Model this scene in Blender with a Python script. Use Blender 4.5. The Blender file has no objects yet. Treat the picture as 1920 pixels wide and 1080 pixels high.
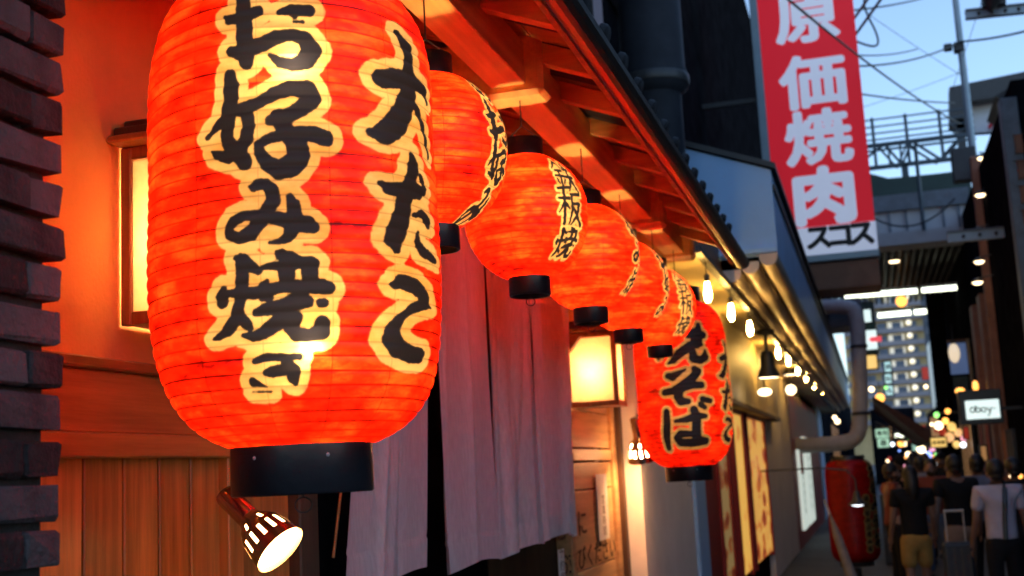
import bpy, bmesh, math, random
import numpy as np
from mathutils import Vector, Matrix

random.seed(7)
rng = np.random.default_rng(7)
SC = bpy.context.scene
COL = SC.collection
R_ = math.radians

# ------------------------------------------------------------------ camera
FPX = 2270.0                                     # focal length in pixels of the 1920 px wide photograph
CAM = np.array([0.0, 0.0, 1.6])
_y = np.array([680.0, 317.0, FPX]); _y /= np.linalg.norm(_y)          # where the alley's far end lies
_z = np.array([-760.0, -14700.0, FPX]); _z -= _y * (_z @ _y); _z /= np.linalg.norm(_z)
_x = np.cross(_y, _z)
ROT = np.stack([_x, _y, _z], 1)                  # world axes seen from the camera (right, down, forward)
cam_data = bpy.data.cameras.new('camera')
cam = bpy.data.objects.new('camera', cam_data)
COL.objects.link(cam)
_r, _u, _b = ROT.T @ [1, 0, 0], ROT.T @ [0, -1, 0], ROT.T @ [0, 0, -1]
cam.matrix_world = Matrix(((_r[0], _u[0], _b[0], CAM[0]), (_r[1], _u[1], _b[1], CAM[1]), (_r[2], _u[2], _b[2], CAM[2]), (0, 0, 0, 1)))
cam_data.sensor_width = 36.0
cam_data.lens = FPX / 1920 * 36
cam_data.clip_start = 0.05
cam_data.clip_end = 900
cam_data.dof.use_dof = True
cam_data.dof.focus_distance = 2.6
cam_data.dof.aperture_fstop = 5.0
SC.camera = cam

# ------------------------------------------------------------------ sky, dusk sun, exposure
world = bpy.data.worlds.new('World')
SC.world = world
world.use_nodes = True
wt = world.node_tree
for n in list(wt.nodes):
    wt.nodes.remove(n)
wo = wt.nodes.new('ShaderNodeOutputWorld')
bg = wt.nodes.new('ShaderNodeBackground')
sk = wt.nodes.new('ShaderNodeTexSky')
sk.sky_type = 'NISHITA'
sk.sun_disc = False
sk.sun_elevation = R_(25)
sk.sun_rotation = R_(250)
sk.ozone_density = 2.6
sk.dust_density = 0.6
sk.air_density = 1.0
wt.links.new(sk.outputs[0], bg.inputs[0])
bg.inputs[1].default_value = 0.15
wt.links.new(bg.outputs[0], wo.inputs[0])
sun_data = bpy.data.lights.new('dusk_sun', 'SUN')
sun_data.energy = 0.03
sun_data.angle = R_(20)
sun_data.color = (0.8, 0.88, 1.0)
sun = bpy.data.objects.new('dusk_sun', sun_data)
COL.objects.link(sun)
sun.rotation_euler = (R_(78), 0, R_(250 - 180) * -1)
SC.view_settings.view_transform = 'Standard'
SC.view_settings.look = 'None'
SC.view_settings.exposure = 1.05
SC.view_settings.gamma = 1.0
SC.view_settings.use_curve_mapping = False
SC.render.engine = 'CYCLES'
cy = SC.cycles
cy.use_denoising = True
try:
    cy.denoiser = 'OPENIMAGEDENOISE'
except Exception:
    pass
cy.max_bounces = 8
cy.diffuse_bounces = 5
cy.glossy_bounces = 3
cy.transmission_bounces = 6
cy.transparent_max_bounces = 6
cy.sample_clamp_indirect = 60.0
cy.caustics_reflective = False
cy.caustics_refractive = False


# ------------------------------------------------------------------ surveying helpers: a pixel of the photo on a known plane
def ray(x, y):
    return ROT.T @ np.array([x - 960.0, y - 540.0, FPX])

def onX(x, y, X):
    d = ray(x, y); return CAM + d * (X - CAM[0]) / d[0]

def onY(x, y, Y):
    d = ray(x, y); return CAM + d * (Y - CAM[1]) / d[1]

def dep(x, y, D):
    return CAM + ray(x, y) * D / FPX


# ------------------------------------------------------------------ objects
ORIGIN = {}

def thing(name, label, cat, loc=(0, 0, 0), group=None):
    o = bpy.data.objects.new(name, None)
    o.empty_display_size = 0.1
    COL.objects.link(o)
    o.location = loc
    ORIGIN[o.name] = np.array(loc, float)
    o['label'] = label
    o['category'] = cat
    if group:
        o['group'] = group
    return o

def tag(o, label, cat, group=None):
    o['label'] = label; o['category'] = cat
    if group:
        o['group'] = group
    return o

def kind(o, k):
    o['kind'] = k
    return o

def link_mesh(name, me, parent=None, loc=None):
    o = bpy.data.objects.new(name, me)
    COL.objects.link(o)
    if parent is not None:
        o.parent = parent
    if loc is not None:
        o.location = loc
    return o

def copy_tree(o, dloc, parent=None):
    c = o.copy(); COL.objects.link(c)
    if parent is None:
        c.location = Vector(o.location) + Vector(dloc)
    else:
        c.parent = parent
    for ch in list(o.children):
        copy_tree(ch, (0, 0, 0), c)
    return c


class MB:
    """collects vertices and faces in world coordinates and links them as one mesh object"""
    def __init__(self):
        self.v = []; self.f = []; self.sm = []

    def add(self, vs, fs, smooth=False):
        n = len(self.v)
        self.v.extend([tuple(map(float, p)) for p in vs])
        self.f.extend([tuple(i + n for i in q) for q in fs])
        self.sm.extend([smooth] * len(fs))
        return self

    def box(self, lo, hi, bev=0.0):
        x0, y0, z0 = lo; x1, y1, z1 = hi
        if bev <= 0:
            vs = [(x0, y0, z0), (x1, y0, z0), (x1, y1, z0), (x0, y1, z0), (x0, y0, z1), (x1, y0, z1), (x1, y1, z1), (x0, y1, z1)]
            fs = [(0, 3, 2, 1), (4, 5, 6, 7), (0, 1, 5, 4), (1, 2, 6, 5), (2, 3, 7, 6), (3, 0, 4, 7)]
            return self.add(vs, fs)
        bm = bmesh.new()
        bmesh.ops.create_cube(bm, size=1.0)
        for v in bm.verts:
            v.co = Vector(((x0 + x1) / 2 + v.co.x * (x1 - x0), (y0 + y1) / 2 + v.co.y * (y1 - y0), (z0 + z1) / 2 + v.co.z * (z1 - z0)))
        bmesh.ops.bevel(bm, geom=list(bm.edges), offset=bev, segments=1, affect='EDGES', profile=0.5)
        bm.verts.index_update()
        vs = [v.co[:] for v in bm.verts]; fs = [[v.index for v in f.verts] for f in bm.faces]
        bm.free()
        return self.add(vs, fs)

    def quadbox(self, c, ax, ay, az):
        """box from centre and three half-axis vectors"""
        c, ax, ay, az = [np.array(q, float) for q in (c, ax, ay, az)]
        vs = [c + sx * ax + sy * ay + sz * az for sz in (-1, 1) for sx, sy in ((-1, -1), (1, -1), (1, 1), (-1, 1))]
        fs = [(0, 3, 2, 1), (4, 5, 6, 7), (0, 1, 5, 4), (1, 2, 6, 5), (2, 3, 7, 6), (3, 0, 4, 7)]
        return self.add(vs, fs)

    def bar(self, p, q, w, h=None, up=(0, 0, 1)):
        p, q = np.array(p, float), np.array(q, float)
        d = q - p; L = np.linalg.norm(d); d /= L
        u = np.array(up, float)
        if abs(d @ u) > 0.98:
            u = np.array([1.0, 0, 0])
        s = np.cross(d, u); s /= np.linalg.norm(s); u = np.cross(s, d)
        return self.quadbox((p + q) / 2, d * L / 2, s * w / 2, u * (h or w) / 2)

    def tube(self, pts, r, seg=8, caps=True):
        pts = [np.array(p, float) for p in pts]
        rs = r if isinstance(r, (list, tuple)) else [r] * len(pts)
        rings = []
        prev = None
        for i, p in enumerate(pts):
            d = (pts[min(i + 1, len(pts) - 1)] - pts[max(i - 1, 0)]); d /= np.linalg.norm(d) + 1e-12
            if prev is None:
                u = np.array([0, 0, 1.0]) if abs(d[2]) < 0.9 else np.array([1.0, 0, 0])
            else:
                u = prev
            s = np.cross(d, u); s /= np.linalg.norm(s) + 1e-12
            u = np.cross(s, d); prev = u
            rings.append([p + rs[i] * (math.cos(2 * math.pi * k / seg) * s + math.sin(2 * math.pi * k / seg) * u) for k in range(seg)])
        vs = [v for ring in rings for v in ring]
        fs = []
        for i in range(len(pts) - 1):
            for k in range(seg):
                a, b = i * seg + k, i * seg + (k + 1) % seg
                fs.append((a, b, b + seg, a + seg))
        self.add(vs, fs, True)
        if caps:
            self.add(rings[0], [tuple(range(seg))[::-1]]); self.add(rings[-1], [tuple(range(seg))])
        return self

    def lathe(self, prof, c=(0, 0, 0), axis=(0, 0, 1), seg=32, skip=None, smooth=True):
        """prof = [(r, t)] along axis from c; skip(i, k) leaves a face out"""
        a = np.array(axis, float); a /= np.linalg.norm(a)
        u = np.array([0, 0, 1.0]) if abs(a[2]) < 0.9 else np.array([1.0, 0, 0])
        s = np.cross(a, u); s /= np.linalg.norm(s); u = np.cross(s, a)
        c = np.array(c, float)
        vs = []
        for r, t in prof:
            for k in range(seg):
                w = 2 * math.pi * k / seg
                vs.append(c + a * t + r * (math.cos(w) * s + math.sin(w) * u))
        fs = []
        for i in range(len(prof) - 1):
            for k in range(seg):
                if skip and skip(i, k):
                    continue
                p, q = i * seg + k, i * seg + (k + 1) % seg
                fs.append((p, q, q + seg, p + seg))
        return self.add(vs, fs, smooth)

    def ball(self, c, r, seg=12, rings=8):
        prof = [(max(1e-4, r * math.sin(math.pi * i / rings)), -r * math.cos(math.pi * i / rings)) for i in range(rings + 1)]
        return self.lathe(prof, c, (0, 0, 1), seg)

    def prism(self, poly, direction):
        """closed polygon (world points, planar) swept along a vector"""
        n = len(poly)
        p = [np.array(q, float) for q in poly]; d = np.array(direction, float)
        vs = p + [q + d for q in p]
        fs = [tuple(range(n))[::-1], tuple(range(n, 2 * n))] + [(i, (i + 1) % n, (i + 1) % n + n, i + n) for i in range(n)]
        return self.add(vs, fs)

    def build(self, name, mat, parent=None, loc=None):
        if parent is not None:
            org = ORIGIN[parent.name]
        elif loc is not None:
            org = np.array(loc, float)
        else:
            a = np.array(self.v); org = np.array([(a[:, 0].min() + a[:, 0].max()) / 2, (a[:, 1].min() + a[:, 1].max()) / 2, a[:, 2].min()])
        me = bpy.data.meshes.new(name)
        me.from_pydata([tuple(np.array(p) - org) for p in self.v], [], self.f)
        me.polygons.foreach_set('use_smooth', self.sm)
        me.materials.append(mat)
        me.update()
        bm = bmesh.new(); bm.from_mesh(me); bmesh.ops.recalc_face_normals(bm, faces=bm.faces); bm.to_mesh(me); bm.free()
        o = link_mesh(name, me, parent, None if parent is not None else org)
        ORIGIN[o.name] = org
        return o


# ------------------------------------------------------------------ materials
def new_mat(name):
    m = bpy.data.materials.new(name)
    m.use_nodes = True
    nt = m.node_tree
    return m, nt, nt.nodes['Principled BSDF'], nt.nodes['Material Output']

def node(nt, typ, **kw):
    n = nt.nodes.new(typ)
    for k, v in kw.items():
        setattr(n, k, v)
    return n

def rgb(c):
    return (c[0], c[1], c[2], 1.0)

def surf(name, col, rough=0.6, var=0.25, scale=8.0, stretch=(1, 1, 1), bump=0.15, metal=0.0, bscale=None, spec=0.4, dirt=0.0, coat=0.0, rnd=0.24):
    """painted / plaster / stone / metal: base colour broken up by two noises, fine relief"""
    m, nt, p, out = new_mat(name)
    tc = node(nt, 'ShaderNodeTexCoord')
    mp = node(nt, 'ShaderNodeMapping'); mp.inputs['Scale'].default_value = stretch
    nt.links.new(tc.outputs['Object'], mp.inputs[0])
    n1 = node(nt, 'ShaderNodeTexNoise'); n1.inputs['Scale'].default_value = scale; n1.inputs['Detail'].default_value = 6; n1.inputs['Roughness'].default_value = 0.6
    nt.links.new(mp.outputs[0], n1.inputs['Vector'])
    oi = node(nt, 'ShaderNodeObjectInfo')
    ad = node(nt, 'ShaderNodeMath', operation='MULTIPLY_ADD'); ad.inputs[1].default_value = rnd; ad.inputs[2].default_value = -rnd / 2
    nt.links.new(oi.outputs['Random'], ad.inputs[0])
    sm = node(nt, 'ShaderNodeMath', operation='ADD'); nt.links.new(n1.outputs[0], sm.inputs[0]); nt.links.new(ad.outputs[0], sm.inputs[1])
    rp = node(nt, 'ShaderNodeValToRGB')
    rp.color_ramp.elements[0].position = 0.25; rp.color_ramp.elements[1].position = 0.78
    rp.color_ramp.elements[0].color = rgb([c * (1 - var) for c in col]); rp.color_ramp.elements[1].color = rgb([min(1, c * (1 + var)) for c in col])
    nt.links.new(sm.outputs[0], rp.inputs[0])
    colour = rp.outputs[0]
    if dirt > 0:
        n3 = node(nt, 'ShaderNodeTexNoise'); n3.inputs['Scale'].default_value = scale * 0.3; n3.inputs['Detail'].default_value = 8; n3.inputs['Roughness'].default_value = 0.7
        nt.links.new(mp.outputs[0], n3.inputs['Vector'])
        r3 = node(nt, 'ShaderNodeMapRange'); r3.inputs[1].default_value = 0.5; r3.inputs[2].default_value = 0.72; r3.inputs[3].default_value = 0; r3.inputs[4].default_value = dirt
        nt.links.new(n3.outputs[0], r3.inputs[0])
        mx = node(nt, 'ShaderNodeMix', data_type='RGBA', blend_type='MULTIPLY'); nt.links.new(r3.outputs[0], mx.inputs[0]); nt.links.new(colour, mx.inputs[6]); mx.inputs[7].default_value = (0.35, 0.3, 0.26, 1)
        colour = mx.outputs[2]
    nt.links.new(colour, p.inputs['Base Color'])
    p.inputs['Roughness'].default_value = rough
    p.inputs['Metallic'].default_value = metal
    p.inputs['Specular IOR Level'].default_value = spec
    p.inputs['Coat Weight'].default_value = coat
    if bump > 0:
        n2 = node(nt, 'ShaderNodeTexNoise'); n2.inputs['Scale'].default_value = bscale or scale * 9; n2.inputs['Detail'].default_value = 4
        nt.links.new(mp.outputs[0], n2.inputs['Vector'])
        b = node(nt, 'ShaderNodeBump'); b.inputs['Strength'].default_value = bump; b.inputs['Distance'].default_value = 0.01
        nt.links.new(n2.outputs[0], b.inputs['Height']); nt.links.new(b.outputs[0], p.inputs['Normal'])
    return m

def wood(name, col, along='Y', rough=0.5, var=0.45, fine=40.0, spec=0.35):
    st = {'X': (0.06, 1, 1), 'Y': (1, 0.06, 1), 'Z': (1, 1, 0.06)}[along]
    m = surf(name, col, rough, var, fine, st, 0.12, spec=spec, bscale=fine * 3)
    return m

def emit(name, col, strength, base=(0.8, 0.8, 0.8), edge=None):
    m, nt, p, out = new_mat(name)
    p.inputs['Base Color'].default_value = rgb(base)
    p.inputs['Roughness'].default_value = 0.5
    p.inputs['Emission Color'].default_value = rgb(col)
    p.inputs['Emission Strength'].default_value = strength * EV
    return m


EV = 0.5                                       # lamp strengths below were measured at exposure 0
M = {}
M['plaster'] = surf('plaster', (0.78, 0.31, 0.10), 0.85, 0.09, 5, bump=0.14, bscale=90, spec=0.1, dirt=0.18)
M['plank'] = wood('plank_wood', (0.54, 0.19, 0.042), 'Z', 0.38, 0.5, 30)
M['rail'] = wood('rail_wood', (0.42, 0.155, 0.035), 'Y', 0.45, 0.4, 34)
M['beam'] = wood('beam_wood', (0.76, 0.46, 0.14), 'Y', 0.5, 0.25, 26)
M['rafter'] = wood('rafter_wood', (0.56, 0.31, 0.09), 'X', 0.55, 0.4, 26)
M['deck'] = wood('deck_wood', (0.36, 0.2, 0.06), 'X', 0.6, 0.4, 20)
M['lampwood'] = wood('lamp_wood', (0.34, 0.15, 0.05), 'Z', 0.4, 0.4, 40)
M['darkwood'] = wood('dark_wood', (0.09, 0.045, 0.025), 'Z', 0.55, 0.4, 24)
M['board'] = wood('door_board_wood', (0.5, 0.28, 0.12), 'Y', 0.5, 0.35, 26)
M['brick'] = surf('brick', (0.06, 0.052, 0.056), 0.85, 0.6, 9, bump=0.9, bscale=70, spec=0.2, rnd=0.8, dirt=0.5)
M['mortar'] = surf('mortar', (0.04, 0.036, 0.036), 0.95, 0.3, 20, bump=0.5, bscale=120, spec=0.1)
M['capblack'] = surf('black_lacquer', (0.012, 0.012, 0.016), 0.35, 0.4, 10, bump=0.08, bscale=60, spec=0.5)
M['tile'] = surf('roof_tile', (0.02, 0.02, 0.023), 0.6, 0.35, 12, bump=0.25, spec=0.2)
M['gutter'] = surf('gutter', (0.03, 0.028, 0.03), 0.4, 0.3, 10, bump=0.05, spec=0.5)
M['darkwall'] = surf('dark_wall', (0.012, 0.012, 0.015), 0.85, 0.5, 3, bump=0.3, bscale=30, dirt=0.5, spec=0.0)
M['bluepaint'] = surf('blue_grey_paint', (0.31, 0.54, 0.86), 0.5, 0.06, 2, bump=0.05, spec=0.4, dirt=0.25)
M['metal'] = surf('aluminium', (0.5, 0.42, 0.36), 0.5, 0.15, 5, (1, 0.1, 1), 0.06, metal=0.15, dirt=0.3)
M['duct'] = surf('galvanised_duct', (0.46, 0.46, 0.47), 0.6, 0.18, 6, bump=0.1, metal=0.1, dirt=0.4)
M['dkmetal'] = surf('dark_metal', (0.03, 0.032, 0.036), 0.45, 0.3, 10, bump=0.08, spec=0.5)
M['steel'] = surf('blue_steel', (0.16, 0.19, 0.23), 0.5, 0.25, 6, bump=0.1, spec=0.4, dirt=0.4)
M['concrete'] = surf('concrete', (0.5, 0.51, 0.53), 0.9, 0.16, 0.8, bump=0.3, bscale=12, dirt=0.4)
M['asphalt'] = surf('asphalt', (0.055, 0.055, 0.06), 0.7, 0.3, 1.5, bump=0.5, bscale=80, dirt=0.3)
M['cream'] = surf('cream_paint', (0.78, 0.7, 0.66), 0.7, 0.08, 3, bump=0.15, bscale=60, dirt=0.2)
M['yellowboard'] = surf('yellow_board', (0.62, 0.5, 0.26), 0.5, 0.07, 3, bump=0.05, dirt=0.15)
M['redpaint'] = surf('red_paint', (0.3, 0.014, 0.014), 0.45, 0.2, 6, bump=0.06, dirt=0.3)
M['signwhite'] = surf('sign_white', (0.72, 0.76, 0.86), 0.4, 0.05, 2, bump=0.02)
M['signred'] = surf('sign_red', (0.68, 0.012, 0.025), 0.4, 0.08, 2, bump=0.02)
M['ink'] = surf('black_print', (0.012, 0.012, 0.015), 0.5, 0.2, 10, bump=0.0)
M['inkbrown'] = surf('burnt_lettering', (0.09, 0.035, 0.015), 0.7, 0.3, 20, bump=0.0)
M['brownpanel'] = surf('rust_panel', (0.3, 0.13, 0.075), 0.6, 0.3, 3, bump=0.15, dirt=0.5)
M['awning'] = surf('awning_cloth', (0.07, 0.03, 0.022), 0.8, 0.3, 6, bump=0.2)
M['cable'] = surf('cable_rubber', (0.012, 0.014, 0.018), 0.6, 0.2, 10, bump=0.0)
M['bulbglass'] = emit('warm_bulb', (1.0, 0.56, 0.13), 230)
M['lens'] = emit('lamp_lens', (1.0, 0.5, 0.16), 26)
M['lens2'] = emit('lamp_lens_strong', (1.0, 0.5, 0.2), 120)
M['lampbulb'] = emit('box_lamp_bulb', (1.0, 0.74, 0.44), 290)
M['tubelight'] = emit('tube_light', (0.95, 1.0, 0.75), 3.5)
M['whiteglow'] = emit('white_lightbox', (0.75, 1.0, 0.95), 1.1)
M['lanternbulb'] = emit('lantern_bulb', (1.0, 0.66, 0.31), 310)

# ------------------------------------------------------------------ brush strokes of the lantern writing: x, y, radius
INK_MAIN = "-48,739.6,9.3 -43.9,711.1,11.7 -40.4,672.6,13.3 -39.7,643.5,13.2 -38.1,614.9,13.9 -36.7,601.4,11.2|-75,682.5,2.9 -65.5,676.6,8.3 -42,677.2,12 -18.2,687,9.3|-38.1,614.9,13.9 -62.1,621.9,7.9|-29.8,625.4,12.6 -9.4,629.6,12.6 10.7,640.1,11.9 37.3,644.9,9.9 57.1,637.6,12.6 68.4,618.2,14.9 57.3,600.7,14.8 37.5,592.7,9.9 18,598.3,8.6 1.1,611.4,3.3|17.7,683.9,4.6 36.9,688.7,9.6 65.8,688.8,10.7|35.5,683.8,5.3 42.1,676.5,3.7|40.5,667.3,1.9 55.4,667.7,1.9|-65,583.5,9.5 -63.3,565.3,12.7 -65.4,542.3,12.4 -68.6,521.3,13.7 -72.7,493.4,10.6 -73.1,477.6,11.1 -60.2,460.2,12.3 -42.5,439.1,12.7|-110,486.4,3.4 -84.2,507.4,7.2 -68.7,516,10.3|-50,524.5,10.3 -19.8,532.5,9.4 6.2,545.3,10.6 31.8,554.6,12.3 57.2,552.3,15.1 66.2,536.5,13.4 47.9,519.9,12.8 24,507.6,12.3 0.3,503,8.2|-37.6,517.9,10.3 -35.3,496.5,10.6 -39.2,475.6,11.1 -52.9,459.4,11.9 -69.7,448.9,9.4 -92.7,456.3,6.8 -100.8,462.8,2.1|13.9,507.8,13.7 23.6,486.4,12.8 39.9,465.1,16.2 43.6,444,17 30.7,428.4,17.8 12.1,421.8,14.4 -6.2,434.8,12.2 -17.8,451.2,8.5 -19.3,465.3,7.1 -3.7,473.2,7.7 21.7,479.3,9.4 47,481,11.1 69,479.7,12.8 85.2,473.3,12.9|-34.5,398.6,1.8 -27.2,396.7,7.5 -21.2,400.3,9.1 -9.4,400.9,8.4 0.1,391.1,10.6 1.8,375,11 -7.6,358.3,11.4 -21,340.6,11.6 -35.9,324.5,11.9 -53.7,318.1,9 -68.9,324.7,7.8 -71.6,334.3,6.2 -61.5,346.5,8 -44.8,352.9,8 -20.8,352.4,8.4 5.1,347.1,10.1 30.4,339.7,11.9 54.6,334.8,13 63.5,330.8,9.3|27.5,380.2,5.2 33,367.4,10.1 34.3,351.5,11.9 30.9,330.5,11.6 23.5,316.1,8.8 10.7,310,5.4 -6.1,307.9,1|-59.5,287.8,4.3 -51.4,284.8,8.9 -49.6,259.9,10.7 -52.7,237.1,9.9 -56.7,214.4,9.1 -62.8,193.5,10.6 -77.7,176.5,9.4 -94.7,167.3,4.6 -104.2,164.3,0.9|-46.6,285.9,7.3 -34.2,271.1,8.8 -24.9,265.8,6.4|-82,241.1,5.3 -85.1,227.6,9.9 -84.6,219.9,9.1|-76.2,232.9,4.6 -54.5,232.6,9.1 -32.1,231,9.4 -7.2,235.6,9.4 18.7,239.1,9.4 48.8,238.3,9.4 74.7,237.3,11.5 84.7,235,9.9|-54.6,192.9,9.1 -45.3,183.2,8.3 -40.9,176.9,4.8|-18.6,270.1,3.8 8.9,271.8,6.8 34.6,274,8.4 57.3,276,9.5 63.3,273.7,8|12.3,288.6,9.1 19.7,282.2,11.4 19.8,255.9,12.9 17.2,240.7,9.1|4.8,292.8,3.4 30.4,288,4.6 42.2,278.5,6.1|55.5,266,13 55.9,250.5,12.5|-12.2,247.4,4.3 -19.3,240.9,6.1|-19.8,224.1,6.1 -9.1,222.7,6.8|-31.7,200.5,4.8 -11.2,205.3,10.3 10.3,208.9,10.6 33.2,215.7,11.4 51.3,213.8,9.4|41,229.2,12.9 39.2,215.5,13.7|22.1,196.3,13.6 1.8,182,12.1 -19,169.5,10.3 -36.8,163.8,6.8 -53,166.4,2.7|34,189.8,9.8 24.5,175.1,11.3 33.4,164.2,10.6 54.9,162.2,9.4 72,167.9,13.7 73.7,180,11.9|71.1,212,6.4 78,212,5.8|-37.3,126.3,3.8 -22.1,131.1,6.1 6.2,131,5.7 36.9,130.2,4.5|11.5,128.8,5.1 17.5,116.1,11.4 28.8,109.4,9.5 26.3,99.6,10.1 28.8,93.9,5.7|-21.8,108.5,3.8 -6.3,109.6,8.2 11.8,111.3,7.9|-43.5,95.3,7 -34.4,92.3,4.1 -20.5,87.3,0.8|-47.5,81.2,1.1 -13,79.5,1.1"
INK_SIDE = "-2.5,682.2,6.1 12.3,665.3,12 13.4,640.1,8.3 8.3,614.9,10.4 5.5,577.5,14 -8.2,541.2,15.4 -23.9,509.7,17.3 -39.2,492.6,16.3 -53.6,491.3,8.7|-41,594.7,8 -37.7,586.8,14.3 -16.1,596.3,17.1 15.5,604.3,15.3 41.6,599.6,10.6 49.5,577.6,3.3|15,560.9,7.6 25.6,542.4,5.5 37.5,513.1,4.8 49.4,481.2,3.1|1.6,469.9,4.2 5.8,452.6,10.4 0.9,427.8,10.4 -12.1,397.5,12.7 -17,367.8,12.6 -25,337.8,14.7 -32.1,317.8,13.7 -28.6,301.5,5.1|-47.3,408.7,3.7 -36.1,401.5,10.1 -13.9,402.8,13.1 11.3,409.4,13.3 26.8,414,7.3|20,437.4,4.2 31.7,421.4,5.4|1.6,366.3,2.8 24.6,374.2,7.2 35.7,363.5,8.6 35.2,356.6,5.4|11.3,339.8,2.3 8.3,321.8,5.6 18.4,308.7,9.5 35.2,304.8,8.6 49.8,299.5,5|-31.2,244.4,6.1 -19,251.3,12.3 -0.7,246.9,13.3 13.8,236.7,11.6 17.4,221.9,10.4 30.4,216.2,2.2|13.8,218.6,8.9 -2.9,210.9,7.1 -15.7,199.6,4.9 -23.9,190.9,6.6 -33.1,174.5,9.5 -33.8,158.9,13 -23.1,144.2,14.2 -3.6,135.3,13.2 11.6,134.9,12.1"
INK_SOBA = "82,777.5,13.2 76,737,26.3 63.5,688.3,37.3|18.6,721,19.7 55.5,724.1,35.1 103.4,718.8,22|23,667.6,17.5 61.9,670.6,28.5 87.6,665.6,13.2|22.3,658.8,26.3 -41.9,618.4,26.2 -74.9,585.6,19.7 -107.5,568.5,5.3|35.5,627.4,21 39.5,592.1,27.1 75.2,577.7,21.9 108.4,594.7,22.8 109.1,630,9.6|-139.8,639.7,22 -161.8,606.5,13.2|-112.5,500.8,17.5 -85.9,494.4,24 -9,533,5.2|39.3,530.7,19.6 56.4,516.9,24 22,479,26.1 -37.8,434.3,30.5 -91.6,416.1,21.8 -137.9,410.9,18.4|-46.7,430.5,26.1 28.3,443.8,19.6 73.7,442.1,19.6|-56,422.4,26.1 -60.9,383.5,26.1 -47.7,356.6,23.9 -9,354.3,17.4|76.1,363.1,18.6 119.5,352.1,15.7|60.8,334.3,17.1 83.2,318.9,14.7|-133.1,306.4,17.2 -135.9,243,22.1 -145.7,165.6,22 -147.4,107.1,16.6|-88.8,249.8,9.8 -26.9,255.8,18.5 33.3,272.2,24.4 85.1,270.1,13.7|20.9,306.8,23.4 33,267.3,26.8 26.6,204.6,26.8 27,156.4,29.2|-2.6,177.1,17 -62.4,180.3,20.5 -85.3,157.3,21.9 -67.4,132.2,21.9 -5.1,129,24.3 37.2,136.7,29.2 84.1,134.8,20.5"
GLYPH = {
    'o': "21,4,7 21,20,8 22,44,10 22,64,10 23,83,10 24,92,8|0,41,2 6,44,6 21,42,9 38,34,7|23,83,10 7,80,6|29,75,9 43,71,9 58,64,9 77,60,7 91,66,9 100,79,11 92,91,11 78,96,7 63,92,6 51,83,2|62,35,3 76,32,7 96,32,8|75,35,4 80,40,3|79,46,1 89,46,1",
    'ko': "20,10,5 21,19,7 20,31,7 19,42,7 17,56,6 17,65,6 23,73,7 32,83,7|0,63,2 11,50,4 19,45,5|28,39,5 43,34,5 57,26,6 70,21,7 84,23,8 89,31,7 80,39,7 67,45,7 54,48,4|34,42,5 35,53,6 34,64,6 27,73,6 19,79,5 8,77,4 4,74,1|61,45,7 67,56,7 76,67,9 78,78,9 71,86,10 61,90,8 51,84,7 45,75,5 44,68,4 52,64,4 66,60,5 80,59,6 91,60,7 100,64,7",
    'mi': "25,19,1 31,20,6 35,17,7 44,16,6 51,23,8 52,34,8 46,47,9 36,61,9 25,73,9 13,79,7 2,75,6 0,68,5 7,59,6 18,53,6 36,52,6 55,55,8 75,60,9 93,63,10 100,66,7|72,30,4 76,39,8 77,51,9 75,66,9 70,77,7 60,82,4 48,84,1",
    'ya': "19,17,2 23,18,5 24,32,6 23,45,6 21,58,5 19,70,6 12,80,5 4,86,3 0,88,1|26,17,4 33,25,5 38,28,4|8,44,3 7,52,6 7,56,5|11,48,3 22,47,5 34,47,5 48,44,5 63,41,5 80,41,5 94,42,6 100,43,6|23,70,5 28,75,5 31,78,3|41,25,2 57,23,4 71,22,5 84,20,5 88,22,4|58,14,5 63,17,6 63,32,7 62,41,5|54,12,2 69,14,3 76,19,3|83,26,7 84,35,7|45,38,2 41,41,3|41,51,3 47,51,4|35,65,3 46,61,6 58,59,6 71,54,6 82,55,5|76,47,7 75,54,8|65,65,8 54,74,7 43,82,6 33,86,4 25,85,2|72,69,6 67,77,6 72,83,6 84,84,5 94,81,8 94,74,7|93,56,4 97,56,3",
}
GLYPH['te'] = "30,4,5 18,18,4 4,32,2|30,4,5 42,16,5 52,26,3|14,36,4 46,35,5|10,53,4 49,52,5|29,36,5 29,88,5|12,63,4 18,76,4|46,62,4 39,77,3|4,92,5 52,85,5|68,10,5 64,22,4 58,34,2|60,30,4 93,27,6|54,53,5 97,50,6|76,6,6 76,50,6 66,76,6 52,96,3|76,50,5 86,76,7 98,94,5"
GLYPH['ita'] = "4,28,4 45,25,6|25,4,6 25,96,6|25,35,4 15,52,4 3,68,2|25,36,4 36,46,6 44,54,4|54,14,5 96,10,6|57,14,5 55,60,5 44,96,3|58,40,5 88,37,6 76,70,6 52,97,3|62,50,5 80,78,6 98,96,6"
GLYPH['no'] = "55,18,7 48,50,8 34,76,8 20,72,8 14,52,7 26,28,7 52,16,7 78,26,9 88,52,9 76,76,8 56,90,4"

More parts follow.
